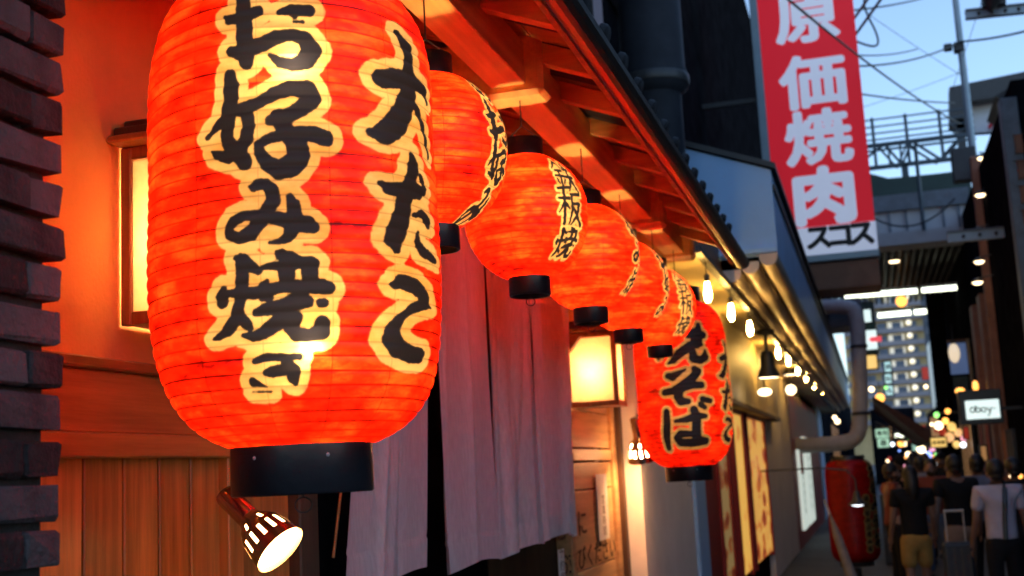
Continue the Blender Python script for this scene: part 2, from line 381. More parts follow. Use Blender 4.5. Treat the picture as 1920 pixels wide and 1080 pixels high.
# ------------------------------------------------------------------ noren cloth and lantern paper materials
def cloth_mat():
    m, nt, p, out = new_mat('noren_linen')
    tc = node(nt, 'ShaderNodeTexCoord')
    mp = node(nt, 'ShaderNodeMapping'); mp.inputs['Scale'].default_value = (1, 1, 0.2)
    nt.links.new(tc.outputs['Object'], mp.inputs[0])
    n1 = node(nt, 'ShaderNodeTexNoise'); n1.inputs['Scale'].default_value = 90; n1.inputs['Detail'].default_value = 5
    nt.links.new(mp.outputs[0], n1.inputs['Vector'])
    rp = node(nt, 'ShaderNodeValToRGB')
    rp.color_ramp.elements[0].color = (0.7, 0.62, 0.62, 1); rp.color_ramp.elements[1].color = (0.84, 0.76, 0.76, 1)
    rp.color_ramp.elements[0].position = 0.3; rp.color_ramp.elements[1].position = 0.7
    nt.links.new(n1.outputs[0], rp.inputs[0])
    d = node(nt, 'ShaderNodeBsdfDiffuse'); t = node(nt, 'ShaderNodeBsdfTranslucent')
    wv = node(nt, 'ShaderNodeTexNoise'); wv.inputs['Scale'].default_value = 420
    nt.links.new(tc.outputs['Object'], wv.inputs['Vector'])
    b = node(nt, 'ShaderNodeBump'); b.inputs['Strength'].default_value = 0.25; b.inputs['Distance'].default_value = 0.003
    nt.links.new(wv.outputs[0], b.inputs['Height'])
    for s in (d, t):
        nt.links.new(rp.outputs[0], s.inputs['Color']); nt.links.new(b.outputs[0], s.inputs['Normal'])
    mx = node(nt, 'ShaderNodeMixShader'); mx.inputs[0].default_value = 0.3
    nt.links.new(d.outputs[0], mx.inputs[1]); nt.links.new(t.outputs[0], mx.inputs[2]); nt.links.new(mx.outputs[0], out.inputs[0])
    return m
M['noren'] = cloth_mat()

def pane_mat():
    """white lamp paper, lit through by the bulb inside"""
    m, nt, p, out = new_mat('lamp_paper')
    nt.nodes.remove(p)
    tc = node(nt, 'ShaderNodeTexCoord')
    n1 = node(nt, 'ShaderNodeTexNoise'); n1.inputs['Scale'].default_value = 60; n1.inputs['Detail'].default_value = 6
    nt.links.new(tc.outputs['Object'], n1.inputs['Vector'])
    rp = node(nt, 'ShaderNodeValToRGB')
    rp.color_ramp.elements[0].color = (0.74, 0.62, 0.4, 1); rp.color_ramp.elements[1].color = (0.9, 0.8, 0.58, 1)
    nt.links.new(n1.outputs[0], rp.inputs[0])
    d = node(nt, 'ShaderNodeBsdfDiffuse'); t = node(nt, 'ShaderNodeBsdfTranslucent')
    for s in (d, t):
        nt.links.new(rp.outputs[0], s.inputs['Color'])
    mx = node(nt, 'ShaderNodeMixShader'); mx.inputs[0].default_value = 0.6
    nt.links.new(d.outputs[0], mx.inputs[1]); nt.links.new(t.outputs[0], mx.inputs[2]); nt.links.new(mx.outputs[0], out.inputs[0])
    return m
M['pane'] = pane_mat()

def paper_mat(name, margin, glow, seams, lit=True, dye_k=1.0, grow=0.0):
    """lantern paper: red dye, undyed cream round the brushed black characters; the print is one signed distance per vertex.
    Light comes through it from the bulbs inside; a little of it is the paper's own even backlight."""
    m, nt, p, out = new_mat(name)
    nt.nodes.remove(p)
    L = nt.links.new
    ink = node(nt, 'ShaderNodeAttribute', attribute_name='ink')
    uvw = node(nt, 'ShaderNodeAttribute', attribute_name='wrap')       # (turns, ribs, 0)
    tc = node(nt, 'ShaderNodeTexCoord')
    oi = node(nt, 'ShaderNodeObjectInfo')
    off = node(nt, 'ShaderNodeVectorMath', operation='SCALE'); off.inputs[3].default_value = 7.0
    cmb = node(nt, 'ShaderNodeCombineXYZ'); L(oi.outputs['Random'], cmb.inputs[0]); L(oi.outputs['Random'], cmb.inputs[1]); L(cmb.outputs[0], off.inputs[0])
    pos = node(nt, 'ShaderNodeVectorMath', operation='ADD'); L(tc.outputs['Object'], pos.inputs[0]); L(off.outputs[0], pos.inputs[1])
    # brush-frayed edge
    n0 = node(nt, 'ShaderNodeTexNoise'); n0.inputs['Scale'].default_value = 90; n0.inputs['Detail'].default_value = 4
    L(pos.outputs[0], n0.inputs['Vector'])
    fr = node(nt, 'ShaderNodeMath', operation='MULTIPLY_ADD'); fr.inputs[1].default_value = 0.006 * margin / 0.018; fr.inputs[2].default_value = -0.003 * margin / 0.018 - grow
    L(n0.outputs[0], fr.inputs[0])
    dd = node(nt, 'ShaderNodeMath', operation='ADD'); L(ink.outputs['Fac'], dd.inputs[0]); L(fr.outputs[0], dd.inputs[1])
    def step(src, lo, hi):
        r = node(nt, 'ShaderNodeMapRange'); r.interpolation_type = 'SMOOTHSTEP'
        r.inputs[1].default_value = lo; r.inputs[2].default_value = hi
        L(src, r.inputs[0]); return r.outputs[0]
    notblack = step(dd.outputs[0], -0.0012, 0.0012)
    isred = step(dd.outputs[0], margin - 0.0015, margin + 0.0015)
    # uneven dye: broad blotches, horizontal brush streaks, paper sheets
    mpz = node(nt, 'ShaderNodeMapping'); mpz.inputs['Scale'].default_value = (1, 1, 3.2)
    L(pos.outputs[0], mpz.inputs[0])
    n1 = node(nt, 'ShaderNodeTexNoise'); n1.inputs['Scale'].default_value = 7; n1.inputs['Detail'].default_value = 7; n1.inputs['Roughness'].default_value = 0.62
    L(mpz.outputs[0], n1.inputs['Vector'])
    ws = node(nt, 'ShaderNodeMapping'); ws.inputs['Scale'].default_value = (seams, 0.5, 1)
    L(uvw.outputs['Vector'], ws.inputs[0])
    sheet = node(nt, 'ShaderNodeTexWhiteNoise', noise_dimensions='2D')
    fl = node(nt, 'ShaderNodeVectorMath', operation='FLOOR'); L(ws.outputs[0], fl.inputs[0]); L(fl.outputs[0], sheet.inputs['Vector'])
    sh = node(nt, 'ShaderNodeMath', operation='MULTIPLY_ADD'); sh.inputs[1].default_value = 0.05; sh.inputs[2].default_value = -0.025
    L(sheet.outputs[0], sh.inputs[0])
    wm = node(nt, 'ShaderNodeMapping'); wm.inputs['Scale'].default_value = (34, 1.1, 1)
    L(uvw.outputs['Vector'], wm.inputs[0])
    wadd = node(nt, 'ShaderNodeVectorMath', operation='ADD'); L(wm.outputs[0], wadd.inputs[0]); L(off.outputs[0], wadd.inputs[1])
    n4 = node(nt, 'ShaderNodeTexNoise'); n4.inputs['Scale'].default_value = 1.0; n4.inputs['Detail'].default_value = 5; n4.inputs['Roughness'].default_value = 0.65
    L(wadd.outputs[0], n4.inputs['Vector'])
    br = node(nt, 'ShaderNodeMath', operation='MULTIPLY_ADD'); br.inputs[1].default_value = 0.55; br.inputs[2].default_value = -0.275; L(n4.outputs[0], br.inputs[0])
    br2 = node(nt, 'ShaderNodeMath', operation='ADD'); L(br.outputs[0], br2.inputs[0]); L(sh.outputs[0], br2.inputs[1])
    dye = node(nt, 'ShaderNodeMath', operation='ADD'); L(n1.outputs[0], dye.inputs[0]); L(br2.outputs[0], dye.inputs[1])
    red = node(nt, 'ShaderNodeValToRGB')
    e = red.color_ramp.elements
    e[0].position = 0.28; e[0].color = (0.16 * dye_k, 0.0016, 0.0004, 1)
    e[1].position = 0.72; e[1].color = (0.95 * dye_k, 0.07 * dye_k, 0.008, 1)
    q = red.color_ramp.elements.new(0.5); q.color = (0.85 * dye_k, 0.0125, 0.0018, 1)
    if not lit:
        for q_, c_ in zip(red.color_ramp.elements, ((0.2, 0.003, 0.003, 1), (0.27, 0.004, 0.004, 1), (0.36, 0.008, 0.006, 1))):
            q_.color = c_
    L(dye.outputs[0], red.inputs[0])
    cream = node(nt, 'ShaderNodeValToRGB')
    cream.color_ramp.elements[0].position = 0.3; cream.color_ramp.elements[0].color = (0.25, 0.155, 0.042, 1)
    cream.color_ramp.elements[1].position = 0.62; cream.color_ramp.elements[1].color = (0.295, 0.235, 0.098, 1)
    L(dye.outputs[0], cream.inputs[0])
    # bamboo hoops behind the paper (thin dark lines) and glued sheet seams
    sep = node(nt, 'ShaderNodeSeparateXYZ'); L(uvw.outputs['Vector'], sep.inputs[0])
    def lines(src, width, depth):
        fq = node(nt, 'ShaderNodeMath', operation='FRACT'); L(src, fq.inputs[0])
        a = node(nt, 'ShaderNodeMath', operation='SUBTRACT'); L(fq.outputs[0], a.inputs[0]); a.inputs[1].default_value = 0.5
        b = node(nt, 'ShaderNodeMath', operation='ABSOLUTE'); L(a.outputs[0], b.inputs[0])
        r = node(nt, 'ShaderNodeMapRange'); r.interpolation_type = 'SMOOTHSTEP'
        r.inputs[1].default_value = 0.5 - width; r.inputs[2].default_value = 0.5; r.inputs[3].default_value = 1.0; r.inputs[4].default_value = depth
        L(b.outputs[0], r.inputs[0]); return r.outputs[0]
    n2 = node(nt, 'ShaderNodeTexNoise'); n2.inputs['Scale'].default_value = 14; L(pos.outputs[0], n2.inputs['Vector'])
    vary = node(nt, 'ShaderNodeMapRange'); vary.inputs[1].default_value = 0.3; vary.inputs[2].default_value = 0.7; vary.inputs[3].default_value = 0.0; vary.inputs[4].default_value = 0.07
    L(n2.outputs[0], vary.inputs[0])
    rib = lines(sep.outputs[1], 0.115, 0.0)
    ribm = node(nt, 'ShaderNodeMapRange'); ribm.inputs[1].default_value = 0; ribm.inputs[2].default_value = 1; L(rib, ribm.inputs[0]); L(vary.outputs[0], ribm.inputs[3]); ribm.inputs[4].default_value = 1.0
    scx = node(nt, 'ShaderNodeMath', operation='MULTIPLY'); L(sep.outputs[0], scx.inputs[0]); scx.inputs[1].default_value = seams
    seam = lines(scx.outputs[0], 0.014, 0.18)
    ml = node(nt, 'ShaderNodeMath', operation='MULTIPLY'); L(ribm.outputs[0], ml.inputs[0]); L(seam, ml.inputs[1])
    def darken(src, fac, amount):
        c2 = node(nt, 'ShaderNodeMix', data_type='RGBA', blend_type='MULTIPLY'); c2.inputs[0].default_value = amount
        L(src, c2.inputs[6]); L(fac, c2.inputs[7]); return c2.outputs[2]
    redl = darken(red.outputs[0], ml.outputs[0], 1.0)
    creaml = darken(cream.outputs[0], ml.outputs[0], 0.42)
    mx1 = node(nt, 'ShaderNodeMix', data_type='RGBA'); L(isred, mx1.inputs[0]); L(creaml, mx1.inputs[6]); L(redl, mx1.inputs[7])
    mx2 = node(nt, 'ShaderNodeMix', data_type='RGBA'); L(notblack, mx2.inputs[0]); mx2.inputs[6].default_value = (0.006, 0.006, 0.009, 1); L(mx1.outputs[2], mx2.inputs[7])
    col = mx2.outputs[2]
    tr = node(nt, 'ShaderNodeBsdfTranslucent'); L(col, tr.inputs['Color'])
    df = node(nt, 'ShaderNodeBsdfDiffuse'); L(col, df.inputs['Color'])
    gl = node(nt, 'ShaderNodeBsdfGlossy'); gl.inputs['Roughness'].default_value = 0.35; gl.inputs['Color'].default_value = (0.014, 0.014, 0.016, 1)
    m1 = node(nt, 'ShaderNodeMixShader'); m1.inputs[0].default_value = 0.62 if lit else 0.25
    L(df.outputs[0], m1.inputs[1]); L(tr.outputs[0], m1.inputs[2])
    a1 = node(nt, 'ShaderNodeAddShader'); L(m1.outputs[0], a1.inputs[0]); L(gl.outputs[0], a1.inputs[1])
    last = a1.outputs[0]
    if glow > 0:
        em = node(nt, 'ShaderNodeEmission'); em.inputs['Strength'].default_value = glow * EV; L(col, em.inputs['Color'])
        a2 = node(nt, 'ShaderNodeAddShader'); L(last, a2.inputs[0]); L(em.outputs[0], a2.inputs[1]); last = a2.outputs[0]
    L(last, out.inputs[0])
    m.cycles.emission_sampling = 'NONE'
    return m

def parse(s):
    return [np.array([[float(v) for v in p.split(',')] for p in t.split()]) for t in s.split('|')]

def sdf(qx, qy, strokes):
    """distance from points to a set of brush strokes whose radius changes along them"""
    d = np.full(qx.shape, 1e3)
    for s in strokes:
        for (x0, y0, r0), (x1, y1, r1) in zip(s[:-1], s[1:]):
            dx, dy = x1 - x0, y1 - y0
            L2 = dx * dx + dy * dy + 1e-12
            t = np.clip(((qx - x0) * dx + (qy - y0) * dy) / L2, 0, 1)
            np.minimum(d, np.hypot(qx - x0 - t * dx, qy - y0 - t * dy) - (r0 + (r1 - r0) * t), out=d)
    return d

def glyph(key, x, y, size, sx=1.0):
    """a 100-unit glyph (y down) set as strokes in metres, centred on x with its top at y"""
    out = []
    for s in parse(GLYPH[key]):
        q = s.copy()
        q[:, 0] = x + (s[:, 0] - 50) / 100 * size * sx
        q[:, 1] = y - s[:, 1] / 100 * size
        q[:, 2] = s[:, 2] / 100 * size * 0.9
        out.append(q)
    return out

def profile(t, n, mm, cap):
    T = (1 - cap ** mm) ** (1 / n)
    t = np.clip(np.abs(t), 0, 1) * T
    return (1 - t ** n) ** (1 / mm)

def lantern_paper(parent, axis, zb, R, H, ribs, shape, groups, mat, nth, per_rib, face):
    """scalloped paper body; groups = [(centre angle, horizontal squeeze, strokes in metres)]"""
    nz = ribs * per_rib + 1
    # finer columns where the writing is
    w = np.ones(720)
    ang = np.linspace(-math.pi, math.pi, 720, endpoint=False) + math.pi / 720
    rel = (ang - face + math.pi) % (2 * math.pi) - math.pi
    w += 2.2 * (np.abs(rel - 0.25) < 1.35)
    cum = np.concatenate([[0], np.cumsum(w)]) / w.sum()
    th = np.interp(np.arange(nth) / nth, cum, np.linspace(-math.pi, math.pi, 721))
    k = np.arange(nz) / (nz - 1)
    n, mm, cap = shape
    # rib spacing follows the surface so that the ends are not stretched
    tt = np.linspace(-1, 1, 2001)
    rr = profile(tt, n, mm, cap) * R
    arc = np.concatenate([[0], np.cumsum(np.hypot(np.diff(rr), np.diff(tt) * H / 2))]); arc /= arc[-1]
    t = np.interp(k, arc, tt)
    base = profile(t, n, mm, cap) * R
    ph = k * ribs
    sc = np.sin(np.pi * (ph % 1.0)) ** 0.8
    wob = 0.0015 * rng.standard_normal((ribs + 1,))
    radius = base - 0.0028 * (R / 0.25) * (1 - sc) * (1 - 0.55 * np.abs(t) ** 4)
    TH, KK = np.meshgrid(th, np.arange(nz))
    Z = (t + 1) / 2 * H
    bulge = 0.0025 * np.sin(3 * TH + KK * 0.02) + 0.0018 * np.sin(7 * TH - KK * 0.05)
    RR = radius[:, None] + bulge * (R / 0.25)
    X = RR * np.cos(TH); Y = RR * np.sin(TH); ZZ = np.repeat(Z[:, None], nth, 1) + wob[np.minimum((ph).astype(int), ribs)][:, None] * 0.3
    v = np.stack([X, Y, ZZ], -1).reshape(-1, 3)
    i = np.arange(nz - 1)[:, None] * nth; j = np.arange(nth)[None]
    j2 = (j + 1) % nth
    f = np.stack([i + j, i + j2, i + nth + j2, i + nth + j], -1).reshape(-1, 4)
    me = bpy.data.meshes.new('paper')
    me.vertices.add(len(v)); me.vertices.foreach_set('co', (v + np.array([axis[0], axis[1], zb]) - ORIGIN[parent.name]).ravel())
    me.loops.add(f.size); me.loops.foreach_set('vertex_index', f.ravel())
    me.polygons.add(len(f)); me.polygons.foreach_set('loop_start', np.arange(0, f.size, 4)); me.polygons.foreach_set('loop_total', np.full(len(f), 4))
    me.polygons.foreach_set('use_smooth', np.ones(len(f), bool))
    me.update(); me.validate()
    d = np.full(TH.shape, 1.0)
    for (a0, kx, strokes) in groups:
        da = (TH - a0 + math.pi) % (2 * math.pi) - math.pi
        d = np.minimum(d, sdf(da * R * kx, ZZ, strokes))
    at = me.attributes.new('ink', 'FLOAT', 'POINT'); at.data.foreach_set('value', d.ravel().astype(np.float32))
    wr = np.stack([(TH + math.pi) / (2 * math.pi), np.repeat(ph[:, None], nth, 1), np.zeros_like(TH)], -1).reshape(-1)
    at = me.attributes.new('wrap', 'FLOAT_VECTOR', 'POINT'); at.data.foreach_set('vector', wr.astype(np.float32))
    me.materials.append(mat)
    o = link_mesh('paper', me, parent)
    ORIGIN[o.name] = ORIGIN[parent.name]
    return o

def lantern(label, axis, zb, R, H, ribs, shape, groups, mat, capr, caph, bulbs, nth, per_rib, face, group=None, hang=None, lit=True, ring=True, rings=True):
    ax = (axis[0], axis[1])
    t = thing('paper_lantern', label, 'lantern', (ax[0], ax[1], zb - caph), group)
    lantern_paper(t, axis, zb, R, H, ribs, shape, groups, mat, nth, per_rib, face)
    w = 0.006
    b = MB(); b.lathe([(capr, 0.004), (capr, -caph + 0.003), (capr - 0.003, -caph), (capr - w, -caph), (capr - w, 0.004), (capr, 0.004)], (ax[0], ax[1], zb), seg=48)
    base = b.build('base_ring', M['capblack'], t)
    b = MB(); b.lathe([(capr - w, -caph * 0.45), (0.001, -caph * 0.45), (0.001, -caph * 0.45 - 0.008), (capr - w, -caph * 0.45 - 0.008)], (ax[0], ax[1], zb), seg=32, smooth=False)
    b.build('base_plate', M['darkwood'], t)
    b = MB(); b.lathe([(capr, -0.004), (capr, caph), (capr - w, caph), (capr - w, -0.004), (capr, -0.004)], (ax[0], ax[1], zb + H), seg=48)
    b.build('top_ring', M['capblack'], t)
    if capr > 0.1 and lit:
        for a in np.arange(0, 2 * math.pi, math.pi / 3) + face + 0.35:
            b = MB(); b.lathe([(0.0035, 0), (0.0028, 0.0012), (0.0005, 0.0018)], (ax[0] + (capr - 0.0005) * math.cos(a), ax[1] + (capr - 0.0005) * math.sin(a), zb - caph * 0.22), (math.cos(a), math.sin(a), 0), 8); b.build('rivet', M['duct'], base)
    if ring:
        b = MB(); b.tube([(ax[0] + 0.012 * math.cos(a), ax[1] + 0.012 * math.sin(a), zb - caph * 0.45 - 0.02 + 0.0 * a) for a in np.linspace(0, 2 * math.pi, 13)], 0.0015, 5)
        c = np.array([ax[0], ax[1], zb - caph - 0.018])
        b = MB(); b.tube([c + [0.013 * math.cos(a), 0.006 * math.cos(a), 0.013 * math.sin(a)] for a in np.linspace(0, 2 * math.pi, 17)], 0.0016, 5)
        b.tube([c + [0, 0, 0.013], c + [0, 0, 0.018 + caph * 0.5]], 0.0012, 5)
        b.build('pull_ring', M['dkmetal'], t)
    if hang:
        b = MB()
        for s in (-1, 1):
            b.tube([(ax[0] + s * capr * 0.9, ax[1], zb + H + caph), (ax[0], ax[1], zb + H + caph + 0.05)], 0.0018, 6)
        b.tube([(ax[0], ax[1], zb + H + caph + 0.05), (ax[0], ax[1], hang)], 0.0022, 6)
        b.build('hanging_wire', M['dkmetal'], t)
    if lit:
        b = MB(); b.tube([(ax[0], ax[1], zb - caph * 0.4), (ax[0], ax[1], zb + bulbs[0][2] * 0.4), (ax[0] + bulbs[0][0], ax[1] + bulbs[0][1], zb + bulbs[0][2] - bulbs[0][3])], 0.004, 6)
        holder = b.build('lamp_holder', M['dkmetal'], t)
        for (dx, dy, h, r) in bulbs:
            b = MB(); b.ball((ax[0] + dx, ax[1] + dy, zb + h), r, 14, 9); b.build('bulb', M['lanternbulb'], holder)
    return t

# ================================================================== STRUCTURE
b = MB(); b.add([(-60, -40, 0), (60, -40, 0), (60, 500, 0), (-60, 500, 0)], [(0, 1, 2, 3)])
kind(b.build('street_paving', M['asphalt'], loc=(0, 0, 0)), 'structure')

WX = -1.6            # plaster wall of the okonomiyaki shop
# ------------------------------------------------------------------ brick pillar
pil = thing('brick_pillar', 'dark brick pillar with deep raked joints at the left of the shop wall', 'pillar', (-1.3, 1.3, 0))
PX0, PY1 = -1.15, 1.543
b = MB(); b.box((-1.75, 0.8, 0), (PX0 - 0.024, PY1 - 0.017, 3.3)); b.build('mortar_core', M['mortar'], pil)
brick_src = {}
def put_brick(x0, x1, y0, y1, z0, z1):
    key = (round(y1 - y0, 3), round(x1 - x0, 3), random.randint(0, 5))
    c = np.array([(x0 + x1) / 2, (y0 + y1) / 2, (z0 + z1) / 2])
    if key not in brick_src:
        bb = MB(); hx, hy, hz = (x1 - x0) / 2, (y1 - y0) / 2, (z1 - z0) / 2
        bb.box((-hx, -hy, -hz), (hx, hy, hz), 0.004)
        v = np.array(bb.v); v += rng.normal(0, 0.0018, v.shape)
        me = bpy.data.meshes.new('brick'); me.from_pydata([tuple(p) for p in v], [], bb.f); me.materials.append(M['brick']); me.update()
        brick_src[key] = me
    o = bpy.data.objects.new('brick', brick_src[key]); COL.objects.link(o); o.parent = pil
    o.location = c - ORIGIN[pil.name] + np.array([random.uniform(-0.003, 0.003), random.uniform(-0.002, 0.002), random.uniform(-0.001, 0.001)])
    o.rotation_euler = (random.gauss(0, 0.004), random.gauss(0, 0.004), random.gauss(0, 0.006))
PITCH = 0.0646
for r in range(24):
    z0 = 1.24 + r * PITCH
    y = PY1
    first = True
    while y > 1.15:
        ln = 0.076 if (first and r % 2 == 0) else 0.159
        first = False
        y0 = max(y - ln, 1.10)
        if y - y0 > 0.03:
            put_brick(PX0 - 0.08, PX0, y0 + 0.0012, y - 0.0012, z0 + 0.007, z0 + PITCH - 0.007)
        y = y0
# ------------------------------------------------------------------ the shop building
shop = thing('wooden_shop', 'low wooden okonomiyaki shop front with plaster wall and tiled eave behind the red lanterns', 'shop', (WX, 4.5, 0))
ORG = ORIGIN[shop.name]
b = MB()
b.box((WX - 0.12, 1.1, 1.70), (WX, 3.42, 3.35))
b.box((WX - 0.12, 3.42, 2.70), (WX, 6.34, 3.35))
b.box((WX - 0.12, 6.34, 2.15), (WX, 7.78, 3.35))
b.build('plaster_wall', M['plaster'], shop)
b = MB(); b.box((WX - 0.02, 1.3, 1.872), (WX + 0.028, 3.30, 1.897), 0.004); b.build('upper_rail', M['rail'], shop)
b = MB(); b.box((WX - 0.02, 1.3, 1.738), (WX + 0.008, 3.30, 1.870), 0.002); b.build('band_board', M['rail'], shop)
b = MB(); b.box((WX - 0.02, 1.3, 1.682), (WX + 0.034, 3.30, 1.735), 0.004); b.build('lower_rail', M['rail'], shop)
b = MB(); b.box((WX - 0.1, 1.3, 0.0), (WX - 0.032, 3.30, 1.69)); b.build('plank_backing', M['darkwood'], shop)
ys = [1.62, 1.77, 1.92, 2.075, 2.219, 2.362, 2.501, 2.637, 2.778]
for i in range(len(ys) - 1):
    b = MB(); b.box((WX - 0.03, ys[i] + 0.004, 0.02), (WX, ys[i + 1] - 0.004, 1.685), 0.003); b.build('plank', M['plank'], shop)
b = MB(); b.box((WX - 0.03, 2.786, 0.02), (WX + 0.02, 2.86, 1.685), 0.004); b.build('corner_post', M['plank'], shop)
b = MB(); b.box((WX - 0.03, 2.865, 0.02), (WX - 0.004, 3.16, 1.685), 0.002); b.build('smooth_panel', M['plank'], shop)
b = MB(); b.box((WX - 0.05, 3.165, 0.02), (WX + 0.03, 3.285, 2.70), 0.005); b.build('door_post', M['darkwood'], shop)
# recess behind the curtain
b = MB()
b.box((WX - 0.85, 3.25, 0.02), (WX - 0.8, 6.4, 2.75)); b.box((WX - 0.8, 3.2, 0.02), (WX - 0.05, 3.25, 2.75)); b.box((WX - 0.8, 6.36, 0.02), (WX - 0.05, 6.40, 2.5)); b.box((WX - 0.85, 3.2, 2.75), (WX - 0.121, 6.4, 2.8))
b.build('entrance_recess', M['darkwood'], shop)
for k in range(9):
    y = 3.32 + k * 0.33
    if 4.6 < y < 5.6:
        continue
    b = MB(); b.box((WX - 0.80, y + 0.006, 0.05), (WX - 0.77, y + 0.32, 2.3), 0.004); b.build('recess_board', M['plank'], shop)
# boarded bay to the right of the curtain
zs = [0.15, 0.62, 1.06, 1.50, 1.66, 1.735, 1.95, 2.14]
for i in range(len(zs) - 1):
    b = MB(); b.box((WX - 0.04, 6.42, zs[i] + 0.004), (WX - 0.002 + (0.012 if i == 4 else 0), 7.58, zs[i + 1] - 0.004), 0.004); b.build('wall_board', M['board'], shop)
b = MB(); b.box((WX - 0.06, 6.34, 0.02), (WX + 0.03, 6.42, 2.15), 0.005); b.build('door_post', M['board'], shop)
b = MB(); b.box((WX - 0.06, 7.585, 0.02), (WX + 0.02, 7.69, 2.15), 0.005); b.build('door_post', M['board'], shop)
b = MB(); b.box((WX - 0.1, 7.695, 0.02), (WX + 0.05, 7.775, 3.1), 0.005); b.build('corner_post', M['darkwood'], shop)
# eave: purlin, brackets, rafters, deck boards, fascia, gutter, tiles
SL = 0.4; EX = -0.75; EZ = 2.852
rz = lambda x: EZ + SL * (EX - x)                 # underside of the rafters
b = MB(); b.box((-1.09, 0.6, 2.85), (-0.972, 7.22, 2.995), 0.004); b.build('purlin', M['beam'], shop)
for y in (1.40, 3.71, 6.05, 7.12):
    b = MB(); b.box((WX, y - 0.065, 2.815), (-0.915, y + 0.065, 3.02), 0.016); b.build('bracket_arm', M['beam'], shop)
for y in [1.327 + 0.473 * k for k in range(-1, 13)]:
    b = MB()
    x0, x1 = WX - 0.05, EX
    b.prism([(x0, y - 0.028, rz(x0)), (x1, y - 0.028, rz(x1)), (x1 + 0.02, y - 0.028, rz(x1) + 0.06), (x0, y - 0.028, rz(x0) + 0.072)], (0, 0.056, 0))
    b.build('rafter', M['rafter'], shop)
k = 0
x = -0.685
while x > WX - 0.1:                                # boards of the roof deck run along the eave
    x2 = x - 0.13
    b = MB()
    b.prism([(x, 0.55, rz(x) + 0.074), (x2 + 0.004, 0.55, rz(x2 + 0.004) + 0.074), (x2 + 0.004, 0.55, rz(x2 + 0.004) + 0.092), (x, 0.55, rz(x) + 0.092)], (0, 6.6, 0))
    b.build('deck_board', M['deck'], shop)
    x = x2
b = MB(); b.box((-0.712, 0.55, 2.768), (-0.690, 7.16, 2.89), 0.003); b.build('fascia_board', M['deck'], shop)
b = MB()
gp = [(0.042 * math.cos(a), 0.042 * math.sin(a)) for a in np.linspace(math.pi, 2 * math.pi, 9)]
gp = gp + [(0.9 * p, 0.9 * q) for p, q in gp[::-1]]
b.prism([(-0.645 + p, 0.55, 2.782 + q) for p, q in gp], (0, 6.65, 0))
b.build('gutter', M['gutter'], shop)
for y in np.arange(0.75, 7.15, 0.285):
    b = MB()
    pr = [(0.05 * math.cos(a), 0.05 * math.sin(a)) for a in np.linspace(0, math.pi, 9)]
    pr = pr + [(0.8 * p, 0.8 * q) for p, q in pr[::-1]]
    x0, x1 = -0.70, WX - 0.15
    d = (x1 - x0, 0, -SL * (x1 - x0))
    b.prism([(x0, y + p, rz(x0) + 0.10 + q) for p, q in pr], d)
    b.lathe([(0.001, 0), (0.042, 0), (0.048, 0.01), (0.048, 0.025)], (x0 + 0.012, y, rz(x0) + 0.108), (-1, 0, SL), 14)
    b.build('barrel_tile', M['tile'], shop)
    b = MB()
    pr = [(0.135 + 0.105 * math.cos(a), 0.03 + 0.05 * math.sin(a)) for a in np.linspace(math.pi, 2 * math.pi, 8)]
    pr = pr + [(p, q - 0.014) for p, q in pr[::-1]]
    b.prism([(x0 - 0.012, y + p, rz(x0) + 0.10 + q) for p, q in pr], d)
    b.build('pan_tile', M['tile'], shop)

# lettering helpers ---------------------------------------------------------------
def text_mesh(body, size, fat=0.0):
    """outline of a text in the bundled typeface as flat faces, made bold by overlaid shifted copies"""
    c = bpy.data.curves.new('lettering', 'FONT'); c.body = body; c.size = size; c.align_x = 'CENTER'; c.align_y = 'CENTER'; c.resolution_u = 3
    o = bpy.data.objects.new('lettering', c); COL.objects.link(o)
    bpy.context.view_layer.update()
    me = bpy.data.meshes.new_from_object(o.evaluated_get(bpy.context.evaluated_depsgraph_get()))
    v = np.array([p.co[:] for p in me.vertices]).reshape(-1, 3); f = [tuple(p.vertices) for p in me.polygons]
    bpy.data.objects.remove(o); bpy.data.curves.remove(c); bpy.data.meshes.remove(me)
    if fat <= 0:
        return v, f
    V, F = [], []
    k = 0
    for (a, r) in [(0, 0)] + [(q * math.pi / 4, fat) for q in range(8)]:
        w = v + np.array([math.cos(a) * r, math.sin(a) * r, 0.0004 * k])
        F += [tuple(i + len(v) * k for i in q) for q in f]; V.append(w); k += 1
    return np.concatenate(V), F

def lettering(body, size, centre, right, up, mat, parent, fat=0.0, sx=1.0, sy=1.0, name='lettering'):
    v, f = text_mesh(body, size, fat)
    mid = (v[:, :2].min(0) + v[:, :2].max(0)) / 2
    right, up = np.array(right, float), np.array(up, float); nrm = np.cross(right, up)
    P = np.array(centre, float) + (v[:, :1] - mid[0]) * sx * right + (v[:, 1:2] - mid[1]) * sy * up + v[:, 2:] * nrm
    m = MB(); m.add(P, f)
    return m.build(name, mat, parent)

